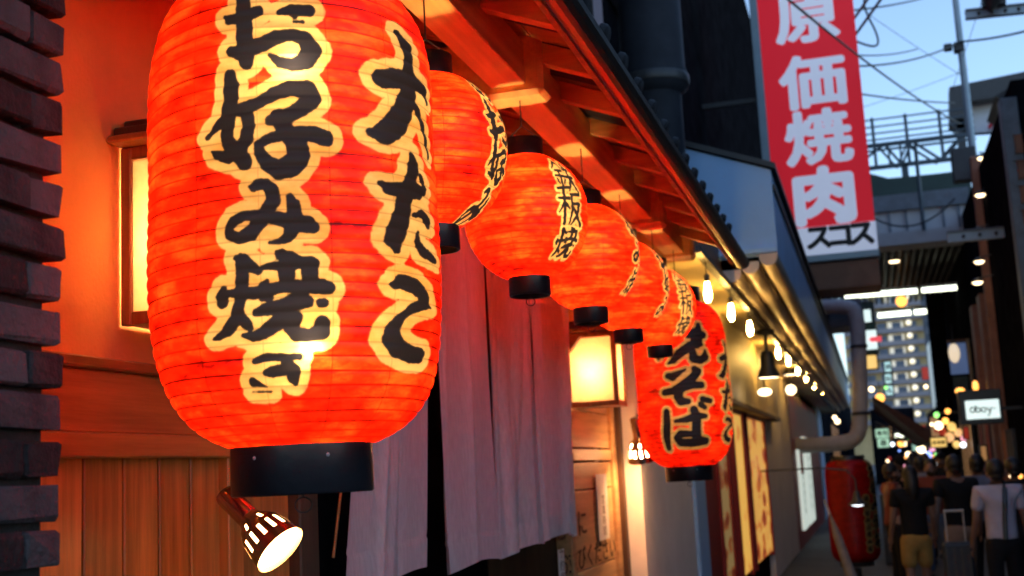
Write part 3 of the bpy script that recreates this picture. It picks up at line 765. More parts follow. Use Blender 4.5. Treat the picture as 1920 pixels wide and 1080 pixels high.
# board lettering and paper strips on the boarded bay
def shop_text(body, size, px, py):
    p = onX(px, py, WX)
    lettering(body, size, (WX + 0.0135, p[1], p[2]), (0, 1, 0), (0, 0, 1), M['inkbrown'], shop, fat=size * 0.012, sx=1.5)
shop_text('ここに', 0.16, 1068, 985)
shop_text('お並びください', 0.135, 1102, 1040)
M['stripwhite'] = surf('paper_strip', (0.75, 0.72, 0.68), 0.7, 0.05, 6, bump=0.02)
for (xa, ya, xb, yb, lbl, txt) in ((1110, 890, 1141, 1008, 'white paper strip with faint print on the boards under the lit box lamp', '営業時間'), (1033, 1032, 1050, 1100, 'narrow white strip with printed characters on the post beside the curtain', '予約席')):
    p, q = onX(xa, ya, WX), onX(xb, yb, WX)
    p0 = onX((xa + xb) / 2, (ya + yb) / 2, WX)
    hw = abs(q[1] - p[1]) * 0.42
    t = thing('paper_notice', lbl, 'notice', (WX + 0.016, p0[1], q[2]))
    b = MB(); b.box((WX + 0.032 if xa < 1100 else WX + 0.0145, p0[1] - hw, q[2]), (WX + 0.034 if xa < 1100 else WX + 0.0165, p0[1] + hw, p[2])); b.build('sheet', M['stripwhite'], t)
    for i, ch in enumerate(txt):
        lettering(ch, 0.06, ((WX + 0.0345 if xa < 1100 else WX + 0.017), p0[1] + hw * 0.1, q[2] + 0.05 + (len(txt) - 1 - i) * 0.062), (0, 1, 0), (0, 0, 1), M['inkbrown'], t, sx=1.6)

# ------------------------------------------------------------------ box lamps on the wall
def box_lamp(y0, z0, label, w=0.255, dpt=0.29, h=0.41):
    t = thing('box_lamp', label, 'lamp', (WX, y0, z0), 'box lamps on the shop wall')
    x0, x1 = WX + 0.012, WX + dpt
    y1 = y0 + w
    fw = 0.026
    for (xa, ya) in ((x0, y0), (x1 - fw, y0), (x0, y1 - fw), (x1 - fw, y1 - fw)):
        b = MB(); b.box((xa, ya, z0), (xa + fw, ya + fw, z0 + h), 0.003); b.build('post', M['lampwood'], t)
    for zz in (z0, z0 + h - 0.03):
        for ya in (y0 + 0.002, y1 - fw + 0.002):
            b = MB(); b.box((x0 + fw, ya, zz + 0.001), (x1 - fw, ya + fw - 0.004, zz + 0.03), 0.002); b.build('rail', M['lampwood'], t)
        b = MB(); b.box((x1 - fw + 0.002, y0 + fw, zz + 0.001), (x1 - 0.002, y1 - fw, zz + 0.03), 0.002); b.build('rail', M['lampwood'], t)
    b = MB(); b.box((x0 + fw, y0 + 0.010, z0 + 0.031), (x1 - fw, y0 + 0.014, z0 + h - 0.031)); b.build('paper_pane', M['pane'], t)
    b = MB(); b.box((x0 + fw, y1 - 0.014, z0 + 0.031), (x1 - fw, y1 - 0.010, z0 + h - 0.031)); b.build('paper_pane', M['pane'], t)
    b = MB(); b.box((x1 - 0.014, y0 + fw, z0 + 0.031), (x1 - 0.010, y1 - fw, z0 + h - 0.031)); b.build('paper_pane', M['pane'], t)
    b = MB(); b.box((x0, y0 + 0.015, z0 + 0.004), (x1 - 0.02, y1 - 0.015, z0 + 0.014)); b.build('floor_board', M['lampwood'], t)
    b = MB(); b.ball(((x0 + x1) / 2, (y0 + y1) / 2, z0 + h * 0.47), 0.03, 14, 9); b.build('bulb', M['lampbulb'], t)
    b = MB(); b.box((x0 + 0.002, y0 + 0.016, z0 + h - 0.012), (x1 - 0.02, y1 - 0.016, z0 + h - 0.002)); b.build('ceiling_board', M['lampwood'], t)
    # little stepped shingle roof
    xm = (x0 + x1) / 2
    for i, (gx, gy, zz, th) in enumerate(((0.03, 0.045, 0.0, 0.018), (-0.015, 0.02, 0.022, 0.022), (-0.07, -0.02, 0.048, 0.022))):
        b = MB(); b.box((x0 - 0.006, y0 - gy, z0 + h + zz + 0.001), (x1 + gx, y1 + gy, z0 + h + zz + th), 0.004)
        b.build('roof_board', M['lampwood'] if i == 0 else M['darkwood'], t)
    return t
p = onX(217, 612, WX)
box_lamp(p[1], p[2], 'glowing wooden box lamp half hidden behind the largest lantern')
p = onX(1060, 766, WX)
box_lamp(p[1], p[2], 'glowing wooden box lamp beside the curtain, below the round lanterns', w=0.24, dpt=0.30)

# ------------------------------------------------------------------ slotted reflector spot lamps
def spot(back, mouth, r, label, wall_pt, group='slotted spot lamps', lens='lens'):
    back, mouth = np.array(back, float), np.array(mouth, float)
    ax = mouth - back; L = np.linalg.norm(ax); ax /= L
    t = thing('spot_lamp', label, 'lamp', tuple(back), group)
    rc = r * 0.42
    b = MB(); b.lathe([(0.001, 0), (rc * 0.9, 0), (rc, 0.008), (rc, L * 0.42), (rc * 0.97, L * 0.44)], back, ax, 28); b.build('socket_can', M['spotcan'], t)
    pr = [(rc * 0.96, L * 0.43), (rc * 1.15, L * 0.50), (r * 0.66, L * 0.56), (r * 0.80, L * 0.64), (r * 0.86, L * 0.70), (r * 0.96, L * 0.86), (r, L * 0.95), (r * 1.03, L)]
    seg = 42
    def skip2(i, k):
        return (i == 4 and k % 3 == 0) or (i == 2 and k % 6 == 0)
    b = MB(); b.lathe(pr, back, ax, seg, skip2); b.build('reflector', M['spotcan'], t)
    b = MB(); b.lathe([(rc * 0.9, L * 0.47), (r * 0.62, L * 0.58), (r * 0.83, L * 0.72), (r * 0.90, L * 0.86), (r * 0.96, L * 0.955), (0.001, L * 0.975)], back, ax, 40); b.build('lamp_glass', M[lens], t)
    w = np.array(wall_pt, float)
    b = MB(); b.tube([w, (w + back) / 2 + [0, 0, 0.01], back + ax * L * 0.2], 0.007, 8); b.lathe([(0.03, 0), (0.03, 0.02), (0.001, 0.022)], w, (1, 0, 0), 20); b.build('arm', M['dkmetal'], t)
    return t
M['spotcan'] = surf('spot_can', (0.42, 0.33, 0.24), 0.22, 0.15, 8, bump=0.03, metal=1.0, spec=0.5)
mo = dep(526, 1031, 2.72)
dirc = np.array([0.79 * 0.917, 0.61 * 0.917, -0.40]); dirw = ROT.T @ dirc
bk = mo - dirw * 0.2
wp = onX(432, 935, WX)
spot(bk, mo, 0.062, 'slotted metal spot lamp on the planks below the largest lantern', (WX + 0.001, wp[1], wp[2]))
mo2 = np.array(onY(1207, 862, 7.5))
ax2 = np.array([0.06, 0.30, -0.95]); ax2 /= np.linalg.norm(ax2)
spot(mo2 - ax2 * 0.27, mo2, 0.095, 'slotted metal spot lamp hanging left of the far long lantern', (-1.449, 7.86, mo2[2] + 0.30), lens='lens2')

# ------------------------------------------------------------------ noren curtain
nor = thing('noren_curtain', 'pale linen shop curtain hanging in split panels below the round lanterns', 'curtain', (-1.5, 4.75, 1.2))
NX = -1.5; NZ = 2.66
b = MB(); b.tube([(NX, 3.30, NZ), (NX, 6.24, NZ)], 0.014, 12); b.build('rod', M['dkmetal'], nor)
for y in (3.29, 6.25):
    b = MB()
    p0 = np.array([WX, y, NZ])
    b.prism([(WX, y - 0.012, NZ - 0.05), (WX + 0.03, y - 0.012, NZ - 0.055), (NX + 0.05, y - 0.012, NZ + 0.0), (NX + 0.06, y - 0.012, NZ + 0.03), (WX, y - 0.012, NZ + 0.03)], (0, 0.024, 0))
    b.build('rod_bracket', M['lampwood'], nor)
def noren_panel(ya, yb, zbot, sway, swx, folds, amp, seed, taper=0.0):
    r = np.random.default_rng(seed)
    nu, nv = 100, 150
    u = np.linspace(0, 1, nu); s = np.linspace(0, 1, nv)
    U, S = np.meshgrid(u, s)
    Yp = ya + (yb - ya) * U
    W = yb - ya
    Yp = Yp + sway * S ** 2.0 + taper * W * (0.5 - U) * S ** 1.5
    f = np.zeros_like(U)
    for i in range(folds):
        c = r.uniform(0, 1); wd = r.uniform(0.025, 0.10); a = amp * r.uniform(0.4, 1.0) * r.choice([-1, 1]); dr = r.uniform(-0.25, 0.25)
        f += a * np.exp(-np.abs((U - c - dr * (S - 0.3)) / wd) ** 1.3) * (0.35 + 0.65 * np.clip(S * 1.5 + r.uniform(-0.3, 0.4), 0, 1))
    Xp = NX + 0.018 + f + swx * S ** 1.6 + 0.006 * np.sin(9 * U + 4 * S)
    Z = NZ + 0.012 + (zbot - NZ) * S + 0.012 * np.sin(5 * U + seed) * S + 0.3 * f * S ** 3
    hem = (S > 0.925)
    Xp = Xp + np.where(hem, 0.002, 0) - 0.004 * np.exp(-((S - 0.925) / 0.005) ** 2)
    me = bpy.data.meshes.new('panel')
    v = np.stack([Xp, Yp, Z], -1).reshape(-1, 3)
    fs = [(j * nu + i, j * nu + i + 1, (j + 1) * nu + i + 1, (j + 1) * nu + i) for j in range(nv - 1) for i in range(nu - 1)]
    me.from_pydata([tuple(q - ORIGIN[nor.name]) for q in v], [], fs)
    me.polygons.foreach_set('use_smooth', [True] * len(fs))
    me.materials.append(M['noren']); me.update()
    o = link_mesh('panel', me, nor); ORIGIN[o.name] = ORIGIN[nor.name]
    return o
zb1 = onX(700, 1100, NX)[2]; zb2 = onX(815, 1082, NX)[2]; zb3 = onX(932, 1048, NX)[2]; zb4 = onX(1062, 1004, NX)[2]
noren_panel(3.34, 4.07, zb1, -0.12, 0.0, 4, 0.022, 3, 0.1)
noren_panel(4.10, 4.735, zb2, -0.02, 0.015, 5, 0.022, 11, -0.01)
noren_panel(4.745, 5.43, zb3, 0.015, 0.0, 11, 0.032, 23, 0.02)
noren_panel(5.40, 6.14, zb3 + 0.01, 0.0, -0.01, 12, 0.034, 37, 0.02)
q = onX(1052, 652, WX + 0.03)
b = MB(); b.prism([(WX + 0.031, q[1] - 0.02, q[2] - 0.09), (WX + 0.05, q[1] - 0.02, q[2] - 0.06), (WX + 0.10, q[1] - 0.02, q[2] + 0.0), (WX + 0.145, q[1] - 0.02, q[2] + 0.055), (WX + 0.031, q[1] - 0.02, q[2] + 0.065)], (0, 0.04, 0))
b.build('hook_bracket', M['lampwood'], shop)
# a cord with a red tag hanging in the doorway
p0, p1 = onX(634, 915, WX + 0.05), onX(619, 1046, WX + 0.05)
b = MB(); b.tube([(WX + 0.06, p0[1], p0[2] + 0.35), (WX + 0.06, p0[1], p0[2]), (WX + 0.06, p1[1], p1[2])], 0.0045, 6)
tag(b.build('door_cord', surf('cord_cotton', (0.6, 0.32, 0.14), 0.8, 0.2, 30)), 'thin tan cord hanging in the doorway below the largest lantern', 'cord')

# ------------------------------------------------------------------ the lit lanterns
M['paperbig'] = paper_mat('lantern_paper_large', 0.0155, 0.2, 14, grow=0.001)
M['paperround'] = paper_mat('lantern_paper_round', 0.0085, 0.2, 12)
M['papersoba'] = paper_mat('lantern_paper_far', 0.0155, 0.2, 14)
M['paperunlit'] = paper_mat('lantern_paper_unlit', 0.02, 0.0, 10, lit=False, dye_k=0.45)
main, side, soba = parse(INK_MAIN), parse(INK_SIDE), parse(INK_SOBA)
mm = lambda ss: [s / 1000.0 for s in ss]
LONG = (5.2, 2.3, 0.48)
AX = (-0.936, 1.90)
face = math.atan2(-AX[1], -AX[0])
def towards(px, py, depth_off, ax, zb):
    """spot inside the lantern straight behind a pixel of its paper"""
    p = dep(px, py, depth_off)
    return (p[0] - ax[0], p[1] - ax[1], p[2] - zb)
q1 = towards(583, 655, 1.880, AX, 1.667); q2 = towards(552, 134, 1.943, AX, 1.667)
lantern('largest long red paper lantern with two columns of black brush writing, nearest the brick pillar', AX, 1.667, 0.25, 0.835, 41, LONG,
        [(face - 0.15, 1.0, mm(main)), (face + 0.85, 0.66, mm(side))], M['paperbig'], 0.12, 0.08,
        [(q1[0], q1[1], q1[2], 0.013), (q2[0], q2[1], q2[2], 0.012), (0.055, -0.06, 0.22, 0.024), (0.045, -0.06, 0.58, 0.024), (-0.05, 0.03, 0.42, 0.016)], 520, 8, face, 'long red paper lanterns', 2.85)  # last three bulbs added to even the paper and light the wall behind
RND = (2.05, 2.0, 0.33)
def column(keys, size, H, sx=0.9, kx=1.0, gap=0.92):
    y = H * 0.5 + len(keys) * size * gap / 2
    out = []
    for k in keys:
        out += glyph(k, 0, y, size, sx); y -= size * gap
    return out
round_specs = [(2.86, 1.1, ['no', 'o', 'ko', 'mi'], 'round red lantern just behind the largest long lantern, its writing on the right edge', 0.115),
               (3.70, 0.80, ['te', 'ita', 'ya'], 'round red lantern with a whole column of three kanji on its right side', 0.115),
               (4.50, 1.32, ['ko', 'mi', 'ya'], 'middle one of the five round red lanterns, little writing in view', 0.115),
               (5.36, 1.28, ['o', 'ko', 'mi'], 'fourth round red lantern along, with only a thin edge of its writing in view', 0.115),
               (6.24, 0.88, ['te', 'ita', 'ya'], 'smallest-looking round red lantern, overlapping the top of the far long lantern', 0.115)]
for i, (y, rot, keys, label, sz) in enumerate(round_specs):
    ax = (-1.008 + (-0.018, 0.0, 0.018, -0.004, -0.01)[i], y)
    fc = math.atan2(-ax[1], -ax[0])
    d = 0.135
    lantern(label, ax, 2.222 + (0.012, 0.0, -0.006, 0.0, 0.006)[i], 0.2, 0.398, 26, RND, [(fc + rot, 1.0, column(keys, sz, 0.4)), (fc + rot + 1.9, 1.0, column(keys, sz, 0.4))],
            M['paperround'], 0.067, 0.058, [(0.03 * math.cos(fc), 0.03 * math.sin(fc), 0.21, 0.028), (d * math.cos(fc + 0.15), d * math.sin(fc + 0.15), 0.235 - 0.02 * (i % 3), 0.010)], 300, 6, fc, 'round red paper lanterns', 2.85)  # small second bulb added near the front paper for its hot spot
AX2 = (-1.015, 6.94)
fc2 = math.atan2(-AX2[1], -AX2[0])
lantern('long red paper lantern reading yakisoba in black, at the far end of the row', AX2, 1.60, 0.2675, 0.94, 44, LONG,
        [(fc2 + 0.12, 1.0, mm(soba)), (fc2 + 0.12 + 1.05, 0.7, mm(side))], M['papersoba'], 0.134, 0.08,
        [(0.02, -0.05, 0.30, 0.02), (0.0, -0.02, 0.62, 0.018)], 400, 6, fc2, 'long red paper lanterns', 2.85)

# ================================================================== NEIGHBOURING SHOP (left row, beyond the wooden shop)
NW = -1.45
gY = lambda px: float(onX(px, 950, NW)[1])
nb = thing('neighbour_shop', 'two-tone shop with blue-grey canopy box and lit poster front beyond the wooden shop', 'shop', (NW, 12, 0))
b = MB(); b.box((NW - 0.3, 7.80, 0), (NW, gY(1300), 3.2)); b.build('plaster_wall', M['cream'], nb)
b = MB(); b.box((NW - 0.3, gY(1300) + 0.003, 0), (NW + 0.03, gY(1319), 3.2), 0.01); b.build('corner_pillar', M['bluepaint'], nb)
b = MB(); b.box((NW - 0.3, gY(1319) + 0.003, 0), (NW + 0.012, gY(1345), 3.2), 0.005); b.build('red_post', M['redpaint'], nb)
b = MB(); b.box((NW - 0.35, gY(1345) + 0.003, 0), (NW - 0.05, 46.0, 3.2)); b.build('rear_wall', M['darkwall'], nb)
# poster bay: red frame, lit poster boards
def poster_mat(name, seed, ground, spots, strength):
    m, nt, p, out = new_mat(name)
    L = nt.links.new
    tc = node(nt, 'ShaderNodeTexCoord'); mp = node(nt, 'ShaderNodeMapping'); mp.inputs['Location'].default_value = (seed, seed * 2, seed * 3); mp.inputs['Scale'].default_value = (1, 0.6, 1.6)
    L(tc.outputs['Object'], mp.inputs[0])
    n1 = node(nt, 'ShaderNodeTexVoronoi'); n1.inputs['Scale'].default_value = 2.6; L(mp.outputs[0], n1.inputs['Vector'])
    n2 = node(nt, 'ShaderNodeTexNoise'); n2.inputs['Scale'].default_value = 5; n2.inputs['Detail'].default_value = 5; L(mp.outputs[0], n2.inputs['Vector'])
    rp = node(nt, 'ShaderNodeValToRGB'); rp.color_ramp.interpolation = 'EASE'
    e = rp.color_ramp.elements
    e[0].position = 0.40; e[0].color = rgb(spots[0]); e[1].position = 0.60; e[1].color = rgb(ground)
    q = e.new(0.52); q.color = rgb(spots[1])
    mxx = node(nt, 'ShaderNodeMath', operation='MULTIPLY_ADD'); mxx.inputs[1].default_value = 0.55; L(n1.outputs['Distance'], mxx.inputs[0])
    sc2 = node(nt, 'ShaderNodeMath', operation='MULTIPLY'); sc2.inputs[1].default_value = 0.6; L(n2.outputs[0], sc2.inputs[0]); L(sc2.outputs[0], mxx.inputs[2])
    L(mxx.outputs[0], rp.inputs[0])
    L(rp.outputs[0], p.inputs['Base Color']); L(rp.outputs[0], p.inputs['Emission Color'])
    p.inputs['Emission Strength'].default_value = strength
    p.inputs['Roughness'].default_value = 0.35
    return m
M['poster1'] = poster_mat('menu_print_cream', 1.3, (0.5, 0.33, 0.12), ((0.2, 0.03, 0.012), (0.42, 0.12, 0.03)), 0.16)
M['poster2'] = poster_mat('menu_print_yellow', 4.1, (0.85, 0.47, 0.09), ((0.6, 0.2, 0.03), (0.85, 0.42, 0.08)), 0.38)
M['poster3'] = poster_mat('menu_print_food', 7.7, (0.85, 0.44, 0.09), ((0.28, 0.035, 0.012), (0.6, 0.15, 0.03)), 0.34)
ztop = onX(1380, 778, NW)[2]
for (xa, xb, mt, lb, up) in ((1347, 1367, 'poster1', 'cream menu board with dark food pictures beside the red post', 0), (1381, 1400, 'poster2', 'plain yellow backlit menu board between dark red frames', 0), (1408, 1441, 'poster3', 'yellow backlit menu board with food pictures next to the grey pillar', 0)):
    y0, y1 = gY(xa), gY(xb)
    t = thing('menu_board', lb, 'poster', (NW, (y0 + y1) / 2, 0.4), 'lit menu boards')
    b = MB(); b.box((NW - 0.04, y0 + 0.02, 0.42), (NW + 0.012, y1 - 0.02, ztop)); b.build('print', M[mt], t)
    b = MB(); b.box((NW - 0.045, y0 - 0.05, 0.36), (NW + 0.035, y0 + 0.018, ztop + 0.05)); b.build('side_frame', M['redpaint'], t)
    b = MB(); b.box((NW - 0.045, y1 - 0.018, 0.36), (NW + 0.035, y1 + 0.05, ztop + 0.05)); b.build('side_frame', M['redpaint'], t)
    b = MB(); b.box((NW - 0.045, y0 + 0.02, ztop + 0.002), (NW + 0.03, y1 - 0.02, ztop + 0.06)); b.build('top_frame', M['redpaint'], t)
b = MB(); b.box((NW - 0.06, gY(1345), ztop + 0.065), (NW + 0.05, gY(1441), ztop + 0.33), 0.01); b.build('lintel', M['darkwood'], nb)
b = MB(); b.box((NW - 0.06, gY(1442), 0), (NW + 0.03, gY(1490), 3.2), 0.02); b.build('grey_pillar', M['cream'], nb)
yA = gY(1492)
b = MB(); b.box((NW - 0.06, yA, 0), (NW + 0.02, gY(1543), 2.9)); b.build('red_front', M['redpaint'], nb)
b = MB(); b.box((NW - 0.06, gY(1544), 0), (NW + 0.03, gY(1552), 3.2)); b.build('far_pillar', M['bluepaint'], nb)
for (xa, xb, ya, lb) in ((1499, 1506, 840, 'narrow tall lit sign panel with red mark on the red front'), (1510, 1521, 822, 'wider tall white lit sign panel on the red front')):
    y0, y1 = gY(xa), gY(xb); zt = onX(xa, ya, NW)[2]
    t = thing('lit_sign_panel', lb, 'sign', (NW + 0.03, (y0 + y1) / 2, 0.3), 'lit panels on the red front')
    b = MB(); b.box((NW + 0.021, y0, 0.3), (NW + 0.08, y1, zt), 0.01); b.build('lightbox', M['panelglow'] if 'panelglow' in M else emit('panel_glow', (0.85, 1.0, 0.9), 0.55), t)
    if xa < 1505:
        b = MB(); b.box((NW + 0.081, y0 + 0.1, 1.35), (NW + 0.083, y1 - 0.1, 1.75)); b.build('red_mark', M['signred'], t)
    for k in range(7):
        zc = 0.55 + k * (zt - 0.8) / 6.5
        lettering('味処焼鳥酒場丼'[k], 0.2, (NW + 0.084, (y0 + y1) / 2, zc + 0.1), (0, 1, 0), (0, 0, 1), M['ink'], t, sx=3.0, sy=0.8)
# yellow signboard lit by the bulbs
YX = -1.30
p0 = onX(1372, 746, YX); p1 = onX(1461, 787, YX)
b = MB(); b.box((YX - 0.1, 7.85, p0[2]), (YX, p1[1], 3.25), 0.006); b.build('yellow_signboard', M['yellowboard'], nb)
b = MB(); b.box((YX - 0.11, 7.82, p0[2] - 0.06), (YX + 0.015, p1[1] + 0.05, p0[2] - 0.003), 0.006); b.build('signboard_edge', M['darkwood'], nb)
# canopy box
FX = -0.6
Y0 = float(onX(1446, 330, FX)[1]); zt = float(onX(1446, 321, FX)[2]); zb = float(onX(1450, 459, FX)[2])
pa = onY(1285, 279, Y0)
sl = (pa[2] - zt) / (FX - pa[0])
prof_c = [(FX, zb), (FX, zt), (-2.1, zt + sl * 1.5), (-2.1, zb)]
b = MB(); b.prism([(x, Y0, z) for x, z in prof_c], (0, 0.04, 0)); b.build('canopy_end', M['bluepaint'], nb)
y = Y0 + 0.043
while y < 40:
    y2 = min(y + 2.4, 40)
    b = MB(); b.box((FX - 0.05, y, zb), (FX, y2 - 0.012, zt), 0.004); b.build('fascia_panel', M['bluepaint'], nb)
    y = y2
b = MB(); b.prism([(FX + 0.04, Y0 - 0.03, zt + 0.003), (FX + 0.04, Y0 - 0.03, zt + 0.05), (-2.1, Y0 - 0.03, zt + 0.05 + sl * 1.54), (-2.1, Y0 - 0.03, zt + 0.003 + sl * 1.54)], (0, 30, 0)); b.build('canopy_roof', M['dkmetal'], nb)
b = MB(); b.box((FX + 0.002, Y0 + 0.02, zt - 0.16), (FX + 0.02, 40, zt - 0.12)); b.build('fascia_trim', M['dkmetal'], nb)
# stepped metal soffit under the canopy, then the board the bulbs hang from
zs_ = zb - 0.22
steps = [(FX - 0.075, zb - 0.04), (FX - 0.225, zb - 0.095), (FX - 0.375, zb - 0.15)]
for (x, z) in steps:
    b = MB()
    cs = [(x + 0.072 * math.cos(a), z + 0.02 - 0.07 * math.sin(a)) for a in np.linspace(0.0, math.pi, 11)]
    cs = cs + [(x - 0.072, z + 0.05), (x + 0.072, z + 0.05)]
    b.prism([(p, Y0 - 0.05, q) for p, q in cs], (0, 30, 0)); b.build('soffit_roll', M['metal'], nb)
b = MB(); b.box((-1.45, 7.9, zs_), (FX - 0.46, 40, zs_ + 0.05), 0.004); b.build('soffit_board', M['yellowboard'], nb)
b = MB(); b.box((-1.45, 7.86, zs_ + 0.053), (FX - 0.47, Y0 + 0.1, zb + 0.3)); b.build('soffit_end', M['darkwood'], nb)
b = MB(); b.box((FX - 0.5, Y0 - 0.045, zb + 0.02), (FX - 0.001, Y0 - 0.002, zb + 0.06)); b.build('end_trim', M['bluepaint'], nb)

# pendant bulbs below the canopy
BULB_LABELS = ['bare bulb nearest the tiled eave, above the far long lantern', 'second bare bulb from the tiled eave, right of the far long lantern', 'third bare bulb from the tiled eave, over the yellow signboard', 'fourth bare bulb from the tiled eave, right of the black flood light', 'fifth bare bulb from the tiled eave, close behind the fourth', 'sixth bare bulb from the tiled eave, above the round globe lamp', 'third from the far end of the row of bare bulbs', 'second from the far end of the row of bare bulbs', 'farthest bare bulb of the row, nearest the exhaust duct']
def bulb(x, y, z, top, label):
    t = thing('pendant_bulb', label, 'light bulb', (x, y, top), 'bare bulbs hanging below the canopy')
    b = MB(); b.lathe([(0.001, 0.0), (0.015, 0.004), (0.024, 0.03), (0.027, 0.055), (0.022, 0.095), (0.017, 0.125), (0.014, 0.14)], (x, y, z - 0.07), (0, 0, 1), 16); b.build('bulb_glass', M['bulbglass'], t)
    b = MB(); b.lathe([(0.016, 0), (0.019, 0.01), (0.019, 0.05), (0.004, 0.06)], (x, y, z + 0.07), (0, 0, 1), 12); b.build('socket', M['dkmetal'], t)
    b = MB(); b.tube([(x, y, z + 0.12), (x, y, top)], 0.004, 5); b.build('cord', M['cable'], t)
for bi, (px, py) in enumerate(((1327, 548), (1371, 586), (1406, 616), (1459, 662), (1478, 676), (1496, 694), (1511, 708), (1526, 722), (1541, 738))):
    q = onX(px, py, -1.0)
    bulb(q[0], q[1], q[2], zs_ - 0.04, BULB_LABELS[bi])
b = MB(); b.box((-1.03, 7.9, zs_ - 0.05), (-0.97, 36, zs_ - 0.002), 0.004); b.build('bulb_rail', M['dkmetal'], nb)
# flood lights and a globe on the signboard
M['floodlens'] = emit('flood_lens', (1.0, 0.72, 0.4), 9)
def flood(px, py, y, label, s=1.0):
    q = onY(px, py, y)
    t = thing('flood_light', label, 'flood light', tuple(q))
    b = MB(); b.lathe([(0.05 * s, 0.17 * s), (0.07 * s, 0.12 * s), (0.07 * s, 0.02 * s), (0.11 * s, -0.08 * s), (0.115 * s, -0.1 * s)], q, (0, 0, 1), 20); b.build('housing', M['dkmetal'], t)
    b = MB(); b.lathe([(0.001, -0.095 * s), (0.108 * s, -0.095 * s)], q, (0, 0, 1), 20); b.build('lens', M['floodlens'], t)
    b = MB(); b.tube([q + [0, 0, 0.15 * s], q + [0, 0, 0.34 * s]], 0.02 * s, 8); b.lathe([(0.09 * s, 0.34 * s), (0.09 * s, 0.38 * s), (0.02, 0.4 * s)], q, (0, 0, 1), 14); b.build('bracket', M['dkmetal'], t)
flood(1440, 690, 13.0, 'black flood light under the canopy in front of the yellow signboard', 1.05)
flood(1482, 690, 19.5, 'smaller black flood light further along under the canopy', 1.1)
def globe(px, py, y, rpx, mat, label, group=None, name='globe_lamp', cat='lamp', stem=True, squash=1.0):
    q = onY(px, py, y); r = 0.78 * rpx * y * 1.04 / FPX
    t = thing(name, label, cat, tuple(q), group)
    b = MB(); pr = [(max(1e-4, r * math.sin(math.pi * i / 9)), -r * squash * math.cos(math.pi * i / 9)) for i in range(10)]; b.lathe(pr, q, (0, 0, 1), 16); b.build('globe', mat, t)
    if stem:
        b = MB(); b.lathe([(r * 0.35, r * squash * 0.9), (r * 0.4, r * squash * 1.15), (0.001, r * squash * 1.3)], q, (0, 0, 1), 10); b.tube([q + [0, 0, r * squash], q + [0, 0, r * squash * 2.2 + 0.15]], max(0.006, r * 0.08), 5); b.build('cap', M['dkmetal'], t)
    return t
M['shopglow'] = emit('shop_window_glow', (1.0, 0.48, 0.16), 0.28, (0.3, 0.2, 0.12))
M['shopglow2'] = emit('shop_window_cool', (0.55, 0.85, 0.9), 0.22, (0.2, 0.25, 0.28))
M['shopred'] = emit('shop_red_glow', (1.0, 0.08, 0.04), 0.25, (0.3, 0.03, 0.02))
M['globewarm'] = emit('globe_warm', (1.0, 0.72, 0.4), 5)
M['globeorange'] = emit('globe_orange', (1.0, 0.38, 0.06), 3)
M['globewhite'] = emit('globe_white', (0.85, 0.92, 1.0), 4)
M['globeblue'] = emit('globe_blue', (0.2, 0.35, 1.0), 2.5)
M['globegreen'] = emit('globe_green', (0.3, 1.0, 0.2), 2)
M['globeyellow'] = emit('globe_yellow', (1.0, 0.75, 0.15), 3)
M['globepink'] = emit('globe_pink', (1.0, 0.35, 0.55), 1.5)
globe(1434, 735, 13.4, 16, M['globewarm'], 'wide frosted dome lamp below the black flood light on the yellow signboard', squash=0.55)
globe(1483, 731, 19.8, 11.5, M['globewarm'], 'round frosted globe lamp over the grey pillar')

# ------------------------------------------------------------------ dark building rising behind the eave
db = thing('dark_building', 'tall dark unlit building rising behind the tiled eave', 'building', (-2.3, 5, 0))
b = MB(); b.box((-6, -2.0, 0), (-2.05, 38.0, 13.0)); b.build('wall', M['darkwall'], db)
for (y0, y1, z0, z1) in ((9.6, 10.0, 4.2, 12), (11.4, 11.7, 4.2, 12)):
    b = MB(); b.box((-2.05, y0, z0), (-1.93, y1, z1)); b.build('pilaster', M['dkmetal'], db)
for z in (5.0, 6.1, 7.3):
    b = MB(); b.bar((-2.0, 10.2, z), (-2.0, 14.5, z + 0.1), 0.08, 0.05); b.build('rail', M['duct'], db)
b = MB(); b.bar((-2.0, 10.4, 7.0), (-2.0, 12.6, 5.2), 0.07, 0.05); b.build('brace', M['dkmetal'], db)
# big flue against it
q0, q1 = onY(1235, 262, 9.2), onY(1230, -60, 9.2)
wr = 62 * 9.05 / FPX
t = thing('flue_pipe', 'wide dark flue pipe with a collar standing behind the tiled eave', 'pipe', (q0[0], 9.2, 3.4))
b = MB(); b.lathe([(wr * 0.82, 3.2), (wr * 0.82, q0[2] + 0.35)], (q0[0], 9.2, 0), seg=32); b.build('lower_pipe', M['fluepipe'] if 'fluepipe' in M else M.setdefault('fluepipe', surf('flue_metal', (0.022, 0.025, 0.033), 0.6, 0.25, 6, bump=0.08, metal=0.0, dirt=0.4, spec=0.15)), t)
b = MB(); b.lathe([(wr * 0.82, q0[2] + 0.35), (wr * 1.06, q0[2] + 0.40), (wr * 1.06, q0[2] + 0.52), (wr, q0[2] + 0.56), (wr, 12.0)], (q0[0], 9.2, 0), seg=32); b.build('upper_pipe', M['fluepipe'], t)
b = MB(); b.lathe([(wr * 1.09, q0[2] + 0.42), (wr * 1.11, q0[2] + 0.43), (wr * 1.11, q0[2] + 0.49), (wr * 1.09, q0[2] + 0.50)], (q0[0], 9.2, 0), seg=32); b.build('collar_band', M['dkmetal'], t)

